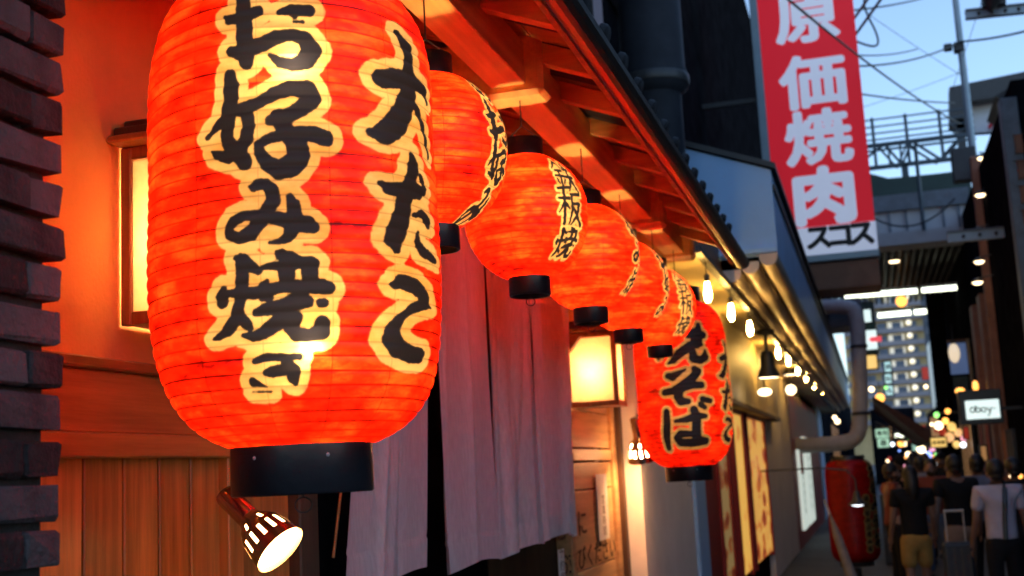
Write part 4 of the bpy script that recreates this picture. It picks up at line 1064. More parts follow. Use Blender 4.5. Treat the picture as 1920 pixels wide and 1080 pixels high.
# ------------------------------------------------------------------ red vertical sign
SY = 18.0
c = [onY(1424, 120, SY), onY(1617, 120, SY), onY(1640, 412, SY), onY(1645, 475, SY)]
xl = float(onY(1452, 412, SY)[0]) + 0.02; xr = float(c[2][0])
z_red = float(onY(1570, 421, SY)[2]); z_bot = float(onY(1580, 486, SY)[2]); z_top = float(onY(1500, -60, SY)[2]) + 0.6
sg = thing('vertical_sign', 'tall red projecting sign with four white kanji over a white strip', 'sign', ((xl + xr) / 2, SY, z_bot))
M['signredlit'] = emit('sign_red_glow', (0.75, 0.006, 0.02), 0.42, (0.68, 0.012, 0.025)); M['signwhitelit'] = emit('sign_white_glow', (0.6, 0.68, 0.9), 0.42, (0.72, 0.76, 0.86))  # weak glow added to brighten both sign colours
b = MB(); b.box((xl, SY, z_red + 0.004), (xr, SY + 0.4, z_top), 0.004); red_p = b.build('red_panel', M['signredlit'], sg)
b = MB(); b.box((xl, SY - 0.002, z_bot + 0.1), (xr + 0.01, SY + 0.4, z_red), 0.004); white_p = b.build('white_panel', M['signwhitelit'], sg)
b = MB(); b.box((xl - 0.12, SY - 0.03, z_bot - 0.02), (xl - 0.003, SY + 0.42, z_top + 0.02), 0.004); b.build('side_frame', M['steelblue'] if 'steelblue' in M else M.setdefault('steelblue', surf('steel_frame_blue', (0.28, 0.36, 0.42), 0.4, 0.1, 5, bump=0.04, metal=0.2)), sg)
b = MB(); b.box((xl, SY - 0.02, z_bot), (xr + 0.02, SY + 0.42, z_bot + 0.097), 0.004); b.build('bottom_frame', M['steelblue'], sg)
b = MB(); b.box((xl - 0.1, SY + 0.03, z_bot - 0.42), (xr, SY + 0.9, z_bot - 0.03), 0.01); b.build('sign_underside', M['brownpanel'], sg)  # underside of the sign, the warm light on it put in as brown
for ch, py, px in (('原', 32, 1512), ('価', 152, 1523), ('焼', 256, 1534), ('肉', 366, 1545)):
    q = onY(px, py, SY)
    lettering(ch, 1.05, (q[0], SY - 0.004, q[2]), (1, 0, 0), (0, 0, 1), M['signwhitelit'], red_p, fat=0.05 if ch == '肉' else 0.036, sx=0.93, sy=0.82 if ch != '肉' else 0.84)
for i, ch in enumerate('スコス'):
    q = onY(1535 + 40 * i, 446 - 4 * i, SY)
    lettering(ch, 0.40, (q[0], SY - 0.006, q[2]), (1, 0, 0), (0, 0, 1), M['ink'], white_p, fat=0.02)
for (zz) in (z_bot + 0.8, z_bot + 2.6):
    b = MB(); b.bar((-2.1, SY + 0.2, zz), (xl - 0.1, SY + 0.2, zz), 0.07); b.build('wall_arm', M['dkmetal'], sg)

# ------------------------------------------------------------------ exhaust duct
DY = 24.0
pts = [onY(1563, 575, DY), onY(1592, 572, DY), onY(1606, 590, DY), onY(1610, 640, DY), onY(1614, 790, DY), onY(1608, 818, DY), onY(1590, 831, DY), onY(1548, 832, DY)]
pts[0] = np.array([-1.2, DY, pts[1][2]]); pts[-1] = np.array([-1.5, DY, pts[-2][2]])
# rounded corners
def smooth(pts, n=6):
    P = [np.array(p, float) for p in pts]
    for _ in range(2):
        Q = [P[0]]
        for a, c_ in zip(P[:-1], P[1:]):
            Q += [a * 0.75 + c_ * 0.25, a * 0.25 + c_ * 0.75]
        Q.append(P[-1]); P = Q
    return P
t = thing('exhaust_duct', 'fat grey exhaust duct bending down beside the canopy and back into the wall', 'duct', (-0.4, DY, 1.8))
b = MB(); b.tube(smooth(pts), 0.145, 16); b.build('pipe', M['duct'], t)
for k, zz in enumerate((pts[3][2] - 0.1, pts[4][2] + 0.15)):
    xx = float(np.interp(zz, [pts[4][2], pts[3][2]], [pts[4][0], pts[3][0]]))
    b = MB(); b.lathe([(0.15, -0.03), (0.165, -0.03), (0.165, 0.03), (0.15, 0.03)], (xx, DY, zz), seg=20); b.build('clamp', M['dkmetal'], t)
t = thing('fan_housing', 'dark blue-grey fan box at the top of the exhaust duct', 'fan box', (-1.1, DY, 4.0))
q = onY(1575, 640, DY + 0.6); q2 = onY(1618, 560, DY + 0.6)
b = MB(); b.box((-1.6, DY + 0.3, q[2] + 0.25), (q2[0] - 0.05, DY + 1.6, q2[2]), 0.03); b.build('box', M['steel'], t)
b = MB(); b.box((-1.5, DY + 0.27, q[2] + 0.4), (-0.6, DY + 0.30, q2[2] - 0.15)); b.build('cover', M['dkmetal'], t)

# ------------------------------------------------------------------ large unlit red lantern on the left, with a gooseneck lamp in front
GY = 17.0
q = onY(1607, 1052, GY); qt = onY(1607, 862, GY)
Rg = 43 * GY * 1.0 / FPX
axg = (float(q[0]), GY)
fcg = math.atan2(-axg[1], -axg[0])
lantern('giant unlit red paper lantern standing by the wall below the exhaust duct', axg, float(q[2]), Rg, float(qt[2] - q[2]), 40, (11.0, 2.6, 0.7),
        [(fcg + 0.62, 1.0, column(['ya', 'no', 'ko', 'mi', 'te', 'ya', 'mi', 'ko'], 0.10, 1.0, 0.8)), (fcg + 1.22, 1.0, column(['o', 'ko', 'mi', 'ya', 'o'], 0.24, 1.5, 0.9))], M['paperunlit'], Rg * 0.68, 0.06, [], 160, 4, fcg, hang=None, lit=False, ring=False)
t = thing('lantern_stand', 'low dark stand under the giant unlit red lantern', 'stand', (axg[0], axg[1], 0))
b = MB(); b.lathe([(Rg * 0.9, 0.0), (Rg * 0.9, 0.03), (0.05, 0.05), (0.05, float(q[2]) - 0.09)], (axg[0], axg[1], 0), seg=20); b.build('base', M['dkmetal'], t)
q = onY(1608, 945, GY - 1.2)
t = thing('gooseneck_lamp', 'small shaded lamp lit white in front of the giant red lantern', 'lamp', tuple(q))
b = MB(); b.lathe([(0.03, 0.16), (0.045, 0.1), (0.06, 0.05), (0.11, 0.0), (0.115, -0.01)], q, (0, 0, 1), 18); b.build('shade', M['dkmetal'], t)
b = MB(); b.lathe([(0.001, -0.03), (0.06, -0.02), (0.1, 0.0)], q, (0, 0, 1), 18); b.build('bulb', M['globewhite'], t)
b = MB(); b.tube([q + [0, 0, 0.15], q + [0, 0.0, 0.30], q + [-0.1, 0, 0.42], q + [-0.4, 0, 0.46], (-1.4, GY - 1.2, q[2] + 0.46)], 0.012, 6); b.build('arm', M['dkmetal'], t)
# pale leaning pole and hanging paper beside it
q = onY(1556, 965, 15.0); q2 = onY(1598, 1085, 14.6)
t = thing('leaning_banner', 'pale rolled banner leaning against the wall beside the giant red lantern', 'banner', (q2[0], 14.6, 0))
d = np.array(q2) - np.array(q); g = np.array(q) + d * (q[2] / (q[2] - q2[2])) * 0.98
b = MB(); b.tube([q, np.array(q) * 0.75 + g * 0.25, g], [0.012, 0.05, 0.07], 8); b.build('rolled_cloth', surf('banner_cloth', (0.22, 0.19, 0.18), 0.8, 0.25, 10), t)
b = MB(); b.tube([np.array(q) - d * 0.25, q], 0.012, 6); b.build('pole', M['duct'], t)

# ================================================================== FAR LEFT ROW: signs, awning, lights
fl = thing('far_shop_row', 'dark row of shops on the left beyond the exhaust duct', 'building', (-2, 40, 0))
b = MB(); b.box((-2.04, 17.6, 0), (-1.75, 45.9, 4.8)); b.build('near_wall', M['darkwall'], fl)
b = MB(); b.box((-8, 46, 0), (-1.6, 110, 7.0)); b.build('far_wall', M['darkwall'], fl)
def box_sign(px0, py0, px1, py1, y, mat, label, group=None, text=None, tmat='ink', th=0.14, name='box_sign', fatk=0.03, tscale=0.8):
    a, c_ = onY(px0, py0, y), onY(px1, py1, y)
    x0, x1 = min(a[0], c_[0]), max(a[0], c_[0]); z0, z1 = min(a[2], c_[2]), max(a[2], c_[2])
    t = thing(name, label, 'sign', ((x0 + x1) / 2, y, z0), group)
    b = MB(); b.box((x0, y, z0), (x1, y + th, z1), 0.008); face_o = b.build('face', mat, t)
    f = 0.03
    b = MB(); b.box((x0 - f, y + 0.01, z0 - f), (x0 - 0.002, y + th + 0.02, z1 + f)); b.build('frame', M['dkmetal'], t)
    b = MB(); b.box((x1 + 0.002, y + 0.01, z0 - f), (x1 + f, y + th + 0.02, z1 + f)); b.build('frame', M['dkmetal'], t)
    b = MB(); b.box((x0, y + 0.01, z1 + 0.002), (x1, y + th + 0.02, z1 + f)); b.build('frame', M['dkmetal'], t)
    b = MB(); b.box((x0, y + 0.01, z0 - f), (x1, y + th + 0.02, z0 - 0.002)); b.build('frame', M['dkmetal'], t)
    if text:
        s = min((x1 - x0) / max(1, len(text)) * 1.1, (z1 - z0)) * tscale
        lettering(text, s, ((x0 + x1) / 2, y - 0.004, (z0 + z1) / 2), (1, 0, 0), (0, 0, 1), M[tmat], face_o, fat=s * fatk)
    return t
M['glowgreen'] = emit('glow_pale_green', (0.55, 1.0, 0.72), 0.62)
M['glowwhite'] = emit('glow_white', (0.8, 1.0, 0.97), 0.95)
M['glowcyan'] = emit('glow_cyan', (0.55, 0.95, 1.0), 0.8)
M['glowyellow'] = emit('glow_yellow', (1.0, 0.62, 0.13), 0.95)
M['glowamber'] = emit('glow_amber', (1.0, 0.5, 0.16), 0.8)
M['darkgreen'] = surf('dark_green_board', (0.02, 0.05, 0.045), 0.5, 0.2, 5, bump=0.03)
FY = 27.0
box_sign(1615, 568, 1645, 662, FY + 0.3, M['darkgreen'], 'dark green sign tower board beside the duct carrying two white panels', name='sign_board')
box_sign(1619, 581, 1634, 603, FY, M['glowwhite'], 'small white lit square near the top of the dark green board', group='lit panels of the sign tower')
box_sign(1619, 620, 1646, 654, FY, M['glowwhite'], 'white lit square with a red arrow on the dark green board', group='lit panels of the sign tower')
q = onY(1640, 636, FY - 0.02)
t = thing('arrow_sign', 'red arrow plate on the white lit square', 'sign', tuple(q))
b = MB(); b.prism([(q[0] - 0.13, q[1], q[2]), (q[0] - 0.04, q[1], q[2] - 0.07), (q[0] - 0.04, q[1], q[2] - 0.05), (q[0] + 0.14, q[1], q[2] - 0.06), (q[0] + 0.14, q[1], q[2] + 0.06), (q[0] - 0.04, q[1], q[2] + 0.05), (q[0] - 0.04, q[1], q[2] + 0.07)], (0, 0.03, 0))
b.build('plate', emit('red_glow', (1.0, 0.03, 0.03), 0.8), t)
box_sign(1622, 667, 1645, 690, FY + 0.1, M['glowyellow'], 'amber lit square sign under the red arrow')
box_sign(1658, 679, 1671, 696, FY + 2, M['glowcyan'], 'topmost of three stacked pale blue lit squares', 'stacked pale blue signs', '酒')
box_sign(1659, 702, 1672, 718, FY + 2, M['glowcyan'], 'middle one of three stacked pale blue lit squares', 'stacked pale blue signs', '処')
box_sign(1660, 724, 1675, 740, FY + 2, M['glowcyan'], 'lowest of three stacked pale blue lit squares', 'stacked pale blue signs', '丸')
box_sign(1641, 805, 1667, 820, FY + 1, M['glowgreen'], 'pale green lit sign under the dark awning, upper one', 'pale green lit signs', '寿司')
box_sign(1645, 823, 1668, 838, FY + 1, M['glowgreen'], 'pale green lit sign under the dark awning, lower one', 'pale green lit signs', '串')
box_sign(1745, 822, 1775, 837, 30.0, M['glowyellow'], 'yellow lit sign in the middle of the far alley', None, '居酒屋')
# awning
q = [onY(1636, 742, 25.0), onY(1742, 806, 25.0)]
q3 = onY(1742, 790, 33.0)
t = thing('shop_awning', 'dark brown sloping awning over the far left shops', 'awning', (q[0][0], 25, q[1][2]))
a0, a1 = np.array(q[0]), np.array(q[1])
a0 = a1 + (a0 - a1)
b = MB(); b.prism([a0, a1, a1 + [0, 0, -0.22], a1 + [-0.05, 0, -0.25], a0 + [0, 0, -0.06]], (0, 7.0, 0)); b.build('cloth', M['awning'], t)
b = MB(); b.tube([a1 + [0, 0.02, -0.26], a1 + [0, 6.9, -0.26]], 0.02, 6); b.build('front_bar', M['dkmetal'], t)
for yy in (25.3, 28.5, 31.7):
    b = MB(); b.bar(a0 + [0, yy - 25, -0.5], a1 + [-0.1, yy - 25, -0.3], 0.03); b.build('support_arm', M['dkmetal'], t)
# many small lamps of the far street
for (px, py, y, r, m, lb) in (
        (1650, 746, 26, 10, 'globeorange', 'orange globe lamp at the left end of the dark awning'),
        (1634, 730, 27.2, 6, 'globewarm', 'small warm globe lamp under the amber square sign'),
        (1661, 727, 26.5, 4, 'globegreen', 'tiny green lamp left of the lowest pale blue square'),
        (1690, 565, 34, 12, 'globeorange', 'amber globe lamp hanging between the two rows of tube lights'),
        (1689, 832, 34, 7, 'globeorange', 'orange globe lamp below the short white tube light'),
        (1703, 852, 36, 6, 'globewarm', 'warm globe lamp low in the far alley, left one'),
        (1727, 842, 33, 9, 'globewarm', 'largest warm globe lamp low in the far alley'),
        (1740, 853, 33, 8, 'globeblue', 'blue globe lamp in the far alley'),
        (1762, 867, 30, 7, 'globewhite', 'white globe lamp above the crowd'),
        (1756, 778, 30, 6, 'globegreen', 'green globe lamp at the tip of the dark awning'),
        (1777, 771, 31, 6, 'globeorange', 'orange globe lamp above the red and yellow shop display'),
        (1760, 798, 30, 9, 'globewarm', 'warm globe lamp over the yellow lit sign'),
        (1806, 834, 31, 6, 'globewhite', 'white globe lamp right of the yellow lit sign'),
        (1682, 858, 35, 5, 'globeblue', 'pale blue globe lamp low on the far left'),
        (1898, 893, 17, 6, 'globewarm', 'warm globe lamp at the right edge above the white shirt'),
        (1913, 893, 17, 5, 'globeorange', 'orange lamp at the far right edge'),
        (1668, 939, 19, 6, 'globeyellow', 'yellow globe lamp on the display left of the crowd'),
        (1680, 962, 19, 5, 'globeorange', 'orange globe lamp on the display left of the crowd, middle'),
        (1687, 1028, 19, 5, 'globeorange', 'orange globe lamp on the display left of the crowd, lowest'),
        (1565, 783, 21, 5, 'globewarm', 'small warm lamp under the canopy left of the duct, first'),
        (1570, 790, 21.5, 6, 'globewarm', 'small warm lamp under the canopy left of the duct, second'),
        (1736, 725, 40, 4, 'globewarm', 'tiny warm lamp left of the hanging frames')):
    globe(px, py, y, r, M[m], lb, 'small lamps along the far alley', stem=(r > 5))
def tube_light(p, q, y, label, group, th=3.4):
    a, c_ = onY(*p, y), onY(*q, y)
    r = th * y / FPX
    t = thing('tube_light', label, 'tube light', tuple((a + c_) / 2), group)
    b = MB(); b.tube([a, c_], r, 8); b.build('tube', M['tubelight'], t)
    b = MB(); b.bar(np.array(a) + [0, 0, r * 1.8], np.array(c_) + [0, 0, r * 1.8], r * 2.4, r * 1.2); b.build('batten', M['signwhite'], t)
tube_light((1584, 556), (1720, 546), 30.5, 'left tube light of the upper row under the overpass', 'tube lights under the overpass', 4)
tube_light((1728, 545), (1812, 538), 30.5, 'right tube light of the upper row under the overpass', 'tube lights under the overpass', 4)
tube_light((1646, 592), (1708, 586.5), 37, 'left tube light of the lower row under the overpass', 'tube lights under the overpass', 4)
tube_light((1714, 586), (1816, 578), 37, 'right tube light of the lower row under the overpass', 'tube lights under the overpass', 4)
tube_light((1678, 817), (1716, 815), 33, 'short tube light under the dark awning', None, 3)

r_ = random.Random(5)
for i in range(34):
    px, py, y = r_.uniform(1640, 1825), r_.uniform(795, 872), r_.uniform(38, 66)
    k_ = r_.choice(('warm', 'warm', 'amber', 'red', 'white', 'blue', 'green'))
    m_ = {'warm': 'globewarm', 'amber': 'globeorange', 'red': 'shopred', 'white': 'globewhite', 'blue': 'globeblue', 'green': 'globegreen'}[k_]
    globe(px, py, y, r_.uniform(2.0, 4.5), M[m_], 'tiny distant %s street light among the many above the crowd' % k_, 'distant street lights above the crowd', stem=False)

# display stand on the left of the crowd
q = onY(1672, 1000, 19.2)
t = thing('display_stand', 'dark upright display stand with a tall white lit panel left of the crowd', 'display', (q[0], 19.2, 0))
b = MB(); b.box((q[0] - 0.12, 19.2, 0.0), (q[0] + 0.16, 19.5, 1.05), 0.02); b.build('case', M['dkmetal'], t)
a, c_ = onY(1668, 978, 19.15), onY(1678, 1012, 19.15)
b = MB(); b.box((a[0], 19.17, c_[2]), (c_[0], 19.195, a[2])); b.build('lit_panel', M['glowwhite'], t)
# colourful shop display figure
q = onY(1783, 812, 31.5)
t = thing('shop_display', 'red and yellow festooned shop display under the lit white sign', 'display', tuple(q))
for (dx, dz, r, m) in ((-0.1, 0.3, 0.08, 'globeorange'), (0.03, 0.15, 0.11, 'glowyellow'), (0.17, 0.0, 0.1, 'glowamber'), (-0.2, 0.05, 0.1, 'shopred'), (0.28, -0.15, 0.07, 'globepink'), (-0.05, -0.1, 0.12, 'glowamber'), (-0.25, -0.25, 0.1, 'shopred'), (0.1, -0.28, 0.09, 'glowyellow')):
    b = MB(); b.ball(q + [dx, 0.05 * dx, dz], r, 10, 7); b.build('paper_ball', M[m], t)
b = MB(); b.bar(q + [-0.5, 0, 0.5], q + [0.5, 0, 0.5], 0.04); b.build('hanger', M['dkmetal'], t)

for i, (xw, y0, y1, z0, z1, mt, lb) in enumerate(((-1.74, 28.5, 31.0, 0.6, 2.3, 'shopglow', 'warm lit shop window on the left under the dark awning'), (-1.74, 33, 36, 0.5, 2.4, 'shopred', 'red lit shop window on the far left'), (-1.74, 38, 43, 0.6, 2.6, 'shopglow2', 'cool lit shop window on the far left'),
        (2.24, 21.5, 23.4, 0.7, 1.9, 'shopglow', 'warm lit window low on the right behind the crowd'), (2.24, 25.5, 28.0, 0.8, 2.6, 'shopred', 'red lit window on the right beyond the crowd'), (2.24, 30.0, 34.0, 0.8, 2.4, 'shopglow', 'warm lit window far along the right side'),
        (4.58, 46, 54, 0.8, 2.6, 'shopglow2', 'cool lit shopfront at the far end of the alley'), (-1.58, 50, 60, 0.8, 3.0, 'shopglow', 'warm lit shopfront at the far end of the left row'))):
    sgn = 1 if xw < 0 else -1
    t = thing('shop_window', lb, 'shop window', (xw, (y0 + y1) / 2, z0), 'lit shop windows of the far alley')
    b = MB(); b.box((min(xw, xw + sgn * 0.02), y0, z0), (max(xw, xw + sgn * 0.02), y1, z1)); b.build('pane', M[mt], t)
    n = 4
    for k in range(n + 1):
        yy = y0 + (y1 - y0) * k / n
        b = MB(); b.box((min(xw, xw + sgn * 0.06), yy - 0.04, z0 - 0.05), (max(xw, xw + sgn * 0.06), yy + 0.04, z1 + 0.05)); b.build('mullion', M['dkmetal'], t)
for i, (px, py, y, wd, hh, mt, lb) in enumerate(((1668, 700, 45, 12, 26, 'glowcyan', 'slim pale blue sign high on the far left row'), (1703, 812, 48, 16, 9, 'glowamber', 'small amber sign far down the alley'), (1715, 838, 52, 10, 12, 'glowgreen', 'small green sign far down the alley'), (1748, 842, 46, 10, 8, 'globepink', 'tiny pink sign far down the alley'), (1790, 846, 38, 14, 10, 'glowyellow', 'small yellow sign right of the festooned display'), (1775, 850, 44, 8, 14, 'glowwhite', 'small white upright sign far down the alley'), (1812, 812, 30, 10, 20, 'shopred', 'small red upright sign on the right'), (1690, 872, 36, 14, 8, 'globepink', 'small pink sign low on the far left'), (1735, 700, 60, 14, 22, 'shopred', 'dark red square sign in front of the distant tower'), (1845, 850, 23, 12, 26, 'shopglow', 'dim amber upright sign on the right above the crowd'))):
    box_sign(px - wd / 2, py - hh / 2, px + wd / 2, py + hh / 2, y, M[mt], lb, 'small signs far down the alley', name='small_sign')

# ================================================================== OVERPASS
OY = 27.0
zl, zr = onY(1645, 466, OY), onY(1790, 452, OY)
z_ob = float((zl[2] + zr[2]) / 2); z_ot = float(onY(1720, 362, OY)[2])
ov = thing('overpass', 'grey concrete overpass crossing the alley with a dark slatted soffit', 'overpass', (0.5, OY, z_ob))
xe = float(onY(1822, 420, OY)[0])
b = MB(); b.box((-9, OY, z_ob), (xe, OY + 0.6, z_ot - 0.35)); b.build('girder', M['concrete'], ov)
b = MB(); b.box((-9, OY - 0.25, z_ob - 0.003), (xe - 0.4, OY - 0.003, z_ob + 0.28)); b.build('ledge', M['concrete'], ov)
b = MB(); b.box((-9, OY - 0.1, z_ot - 0.347), (xe, OY + 9, z_ot)); b.build('deck', M['steel'], ov)
for px in (1668, 1700, 1733, 1770, 1800):
    q = onY(px, 420, OY)
    b = MB(); b.box((q[0] - 0.025, OY - 0.035, z_ob + 0.285), (q[0] + 0.025, OY - 0.003, z_ot - 0.36)); b.build('panel_joint', M['steel'], ov)
b = MB(); b.box((-9, OY + 0.7, z_ob + 0.32), (xe, OY + 10.5, z_ob + 0.45)); b.build('soffit', M['dkmetal'], ov)
slats = MB()
for x in np.arange(-2.6, xe - 0.1, 0.16):
    slats.box((x, OY + 0.65, z_ob + 0.02), (x + 0.05, OY + 10.4, z_ob + 0.28))
kind(slats.build('soffit_slats', surf('brown_slat', (0.05, 0.035, 0.025), 0.7, 0.3, 8), ov), 'stuff')
for (x, y) in ((-1.9, OY + 10), (xe - 0.3, OY + 9.5)):
    b = MB(); b.box((x - 0.3, y - 0.3, 0), (x + 0.3, y + 0.3, z_ob + 0.3)); b.build('pier', M['darkwall'], ov)
for (px, py, y) in ((1678, 502, OY + 2.0),):
    q = onY(px, py, y); q[2] = z_ob
    t = thing('downlight', 'round white downlight set in the slatted soffit of the overpass', 'downlight', tuple(q))
    b = MB(); b.lathe([(0.001, -0.03), (0.11, -0.03), (0.12, 0.0)], q, (0, 0, 1), 20); b.build('lens', M['globewarm'], t)
    b = MB(); b.lathe([(0.12, 0.0), (0.15, 0.0), (0.15, 0.05), (0.12, 0.05)], q, (0, 0, 1), 20); b.build('rim', M['dkmetal'], t)
# truss walkway with railing above it
WY = 31.0
wk = thing('truss_walkway', 'dark steel truss walkway with a thin railing above the concrete overpass', 'walkway', (1, WY, z_ot))
X0, X1 = float(onY(1560, 300, WY)[0]), float(onY(1830, 260, WY)[0])
zA = float(onY(1700, 266, WY)[2]); zB = float(onY(1700, 308, WY)[2]); zR = float(onY(1700, 217, WY)[2])
def wbar(a, c_, w, name):
    b = MB(); b.bar(a, c_, w); b.build(name, M['steeldark'], wk)
M['steeldark'] = surf('truss_steel', (0.05, 0.075, 0.1), 0.5, 0.2, 5, bump=0.05)
for dz, w, nm in ((0, 0.1, 'top_chord'), (-0.13, 0.05, 'top_chord')):
    wbar((X0, WY, zA + dz), (X1, WY, zA + dz), w, nm)
wbar((X0, WY, zB), (X1, WY, zB), 0.10, 'bottom_chord')
for f_ in (1.0, 0.72, 0.46, 0.22):
    wbar((X0, WY, zA + (zR - zA) * f_), (X1, WY, zA + (zR - zA) * f_), 0.035, 'rail')
for px in (1576, 1637, 1700, 1764, 1822):
    q = onY(px, 250, WY)
    wbar((q[0], WY, zB), (q[0], WY, zR + 0.05), 0.075, 'railing_post')
xs = [float(onY(p, 290, WY)[0]) for p in (1590, 1660, 1690, 1712, 1765, 1812)]
for i in range(0, 5):
    a, c_ = ((xs[i], WY, zB), (xs[i + 1], WY, zA)) if i % 2 == 0 else ((xs[i], WY, zA), (xs[i + 1], WY, zB))
    wbar(a, c_, 0.06, 'diagonal'); wbar((a[0] - 0.12, WY + 0.3, a[2]), (c_[0] - 0.12, WY + 0.3, c_[2]), 0.05, 'diagonal')
for px in (1668, 1690):
    q = onY(px, 300, WY); wbar((q[0], WY, zB), (q[0], WY, zA), 0.05, 'strut')
q = onY(1722, 330, WY); q2 = onY(1728, 420, WY - 3.5)
for (px) in (1716,):
    a = onY(px, 275, WY - 4.4); c_ = onY(px + 14, 432, WY - 4.4)
    b = MB(); b.tube([(a[0], OY - 0.4, a[2]), (a[0], OY - 0.4, c_[2])], 0.04, 8); b.build('drop_post', M['steeldark'], wk)
for xx in (X0 + 0.3, X1 - 0.5, (X0 + X1) / 2):
    b = MB(); b.box((xx - 0.08, WY - 0.05, z_ot - 0.01), (xx + 0.08, WY + 0.1, zB)); b.build('support', M['steeldark'], wk)
# dark roofs seen under the walkway
t = thing('overpass_roof', 'low dark green curved roof on the overpass below the truss', 'roof', (0, OY + 3, z_ot))
a = [onY(1630, 325, OY + 3), onY(1665, 334, OY + 3), onY(1700, 331, OY + 3), onY(1760, 325, OY + 3), onY(1815, 318, OY + 3)]
b = MB(); b.prism([(-6, OY + 3, a[0][2] + 0.5)] + list(a) + [(a[-1][0], OY + 3, z_ot + 0.01), (-6, OY + 3, z_ot + 0.01)], (0, 1.0, 0)); b.build('sheet', M['darkgreen'], t)

# ================================================================== distant tower block
TY = 280.0
xa, xb = float(onY(1640, 680, TY)[0]) - 6, float(onY(1792, 660, TY)[0])
zt_ = float(onY(1700, 500, TY)[2])
tw = thing('apartment_tower', 'distant apartment tower with a lit stairwell beyond the overpass', 'building', ((xa + xb) / 2, TY, 0))
xm = float(onY(1738, 680, TY)[0])
M['towerwarm'] = surf('tower_warm', (0.3, 0.25, 0.13), 0.8, 0.2, 0.3, bump=0.0)
M['towergrey'] = surf('tower_grey', (0.17, 0.19, 0.24), 0.8, 0.15, 0.3, bump=0.0)
M['towerglass'] = surf('tower_glass', (0.05, 0.08, 0.14), 0.3, 0.4, 0.5, bump=0.0)
b = MB(); b.box((xa, TY, 0), (xm, TY + 15, zt_)); b.build('warm_wing', M['towerwarm'], tw)
b = MB(); b.box((xm + 0.01, TY + 1, 0), (xb, TY + 15, zt_)); b.build('grey_wing', M['towergrey'], tw)
flo = 2.85
nfl = int(zt_ / flo)
for k in range(3, nfl):
    z = k * flo
    b = MB(); b.box((xa, TY - 1.1, z), (xm - 0.05, TY - 0.01, z + 1.05)); b.build('balcony', M['towergrey'], tw)
    for xx in np.arange(xm + 0.5, xb - 1.4, 2.2):
        b = MB(); b.box((xx, TY + 0.92, z + 0.9), (xx + 1.4, TY + 0.99, z + 2.2)); b.build('window', M['towerglass'], tw)
    for xx in np.arange(xa + 0.8, xm - 3, 3.2):
        b = MB(); b.box((xx, TY - 0.08, z + 1.1), (xx + 1.9, TY - 0.01, z + 2.4)); b.build('window', M['towerglass'], tw)
    px = float(onY(1712, 690, TY)[0])
    b = MB(); b.ball((px, TY - 1.3, z + 1.9), 0.62, 8, 6); b.build('landing_light', M['landing'] if 'landing' in M else M.setdefault('landing', emit('landing_light', (1.0, 0.86, 0.5), 1.0)), tw)
    b = MB(); b.box((px - 4.5, TY - 0.07, z + 1.12), (px - 1.2, TY - 0.012, z + 2.5)); b.build('lit_landing', M['landing2'] if 'landing2' in M else M.setdefault('landing2', emit('lit_landing', (0.6, 0.5, 0.22), 0.45)), tw)
for i, (px0, px1, z1, col) in enumerate(((1655, 1700, 772, 'towergrey'), (1742, 1760, 640, 'steelblue'), (1775, 1800, 700, 'towergrey'))):
    a, c_ = onY(px0, z1, 180 + 20 * i), onY(px1, z1, 180 + 20 * i)
    t = thing('distant_building', ('low pale building in front of the distant tower', 'narrow blue-grey building right of the lit stairwell', 'grey building at the right of the distant tower')[i], 'building', ((a[0] + c_[0]) / 2, 180 + 20 * i, 0))
    b = MB(); b.box((a[0], 180 + 20 * i, 0), (c_[0], 190 + 20 * i, a[2])); b.build('wall', M[col], t)
    for k in range(3, int(a[2] / 3)):
        b = MB(); b.box((a[0] + 0.4, 179.9 + 20 * i, k * 3 + 0.8), (c_[0] - 0.4, 179.99 + 20 * i, k * 3 + 2.2)); b.build('window', M['towerglass'], t)

a, c_ = onY(1630, 768, 75), onY(1800, 792, 75)
t = thing('far_end_block', 'added dark block closing the far end of the alley below the tower', 'building', ((a[0] + c_[0]) / 2, 75, 0))  # block added to darken the far end and cover the tower's base
b = MB(); b.box((a[0], 75, 0), ((a[0] + c_[0]) / 2, 82, a[2])); b.build('left_block', M['darkwall'], t)
b = MB(); b.box(((a[0] + c_[0]) / 2 + 0.01, 76, 0), (c_[0] + 3, 83, c_[2])); b.build('right_block', M['darkwood'], t)
for k in range(6):
    xx = a[0] + 0.5 + k * 0.95
    b = MB(); b.box((xx, 74.9, 2.6 + (k % 3) * 0.25), (xx + 0.62, 74.98, 3.3 + (k % 2) * 0.4)); b.build('lit_window', M[('shopglow', 'shopglow2', 'shopred')[k % 3]], t)

# ================================================================== RIGHT SIDE
RX = 2.15
rb = thing('right_building', 'dark building closing the right side of the alley with rust-brown panels', 'building', (RX, 18, 0))
b = MB(); b.box((RX + 0.6, 2.5, 0), (9, 9.0, 4.8)); b.build('near_wall', M['darkwall'], rb)  # unseen wall, length and height set for the sky light reaching the curtain
b = MB(); b.box((RX + 0.6, 9.01, 0), (9, 17.6, 8.0)); b.build('shade_wall', M['darkwall'], rb)  # unseen wall raised to keep sky light off the crowd
q = onX(1884, 178, RX)
YE = float(q[1])
b = MB(); b.box((RX + 0.12, 17.61, 0), (9, YE, float(q[2]) - 0.3)); b.build('far_wall', M['darkwall'], rb)
b = MB(); b.box((RX - 0.1, YE - 0.22, 2.5), (RX + 0.12, YE + 0.06, float(q[2]) - 0.1), 0.01); b.build('steel_post', M['steel'], rb)
zz = [float(onX(1900, y_, RX)[2]) for y_ in (455, 410, 358, 300, 240)]
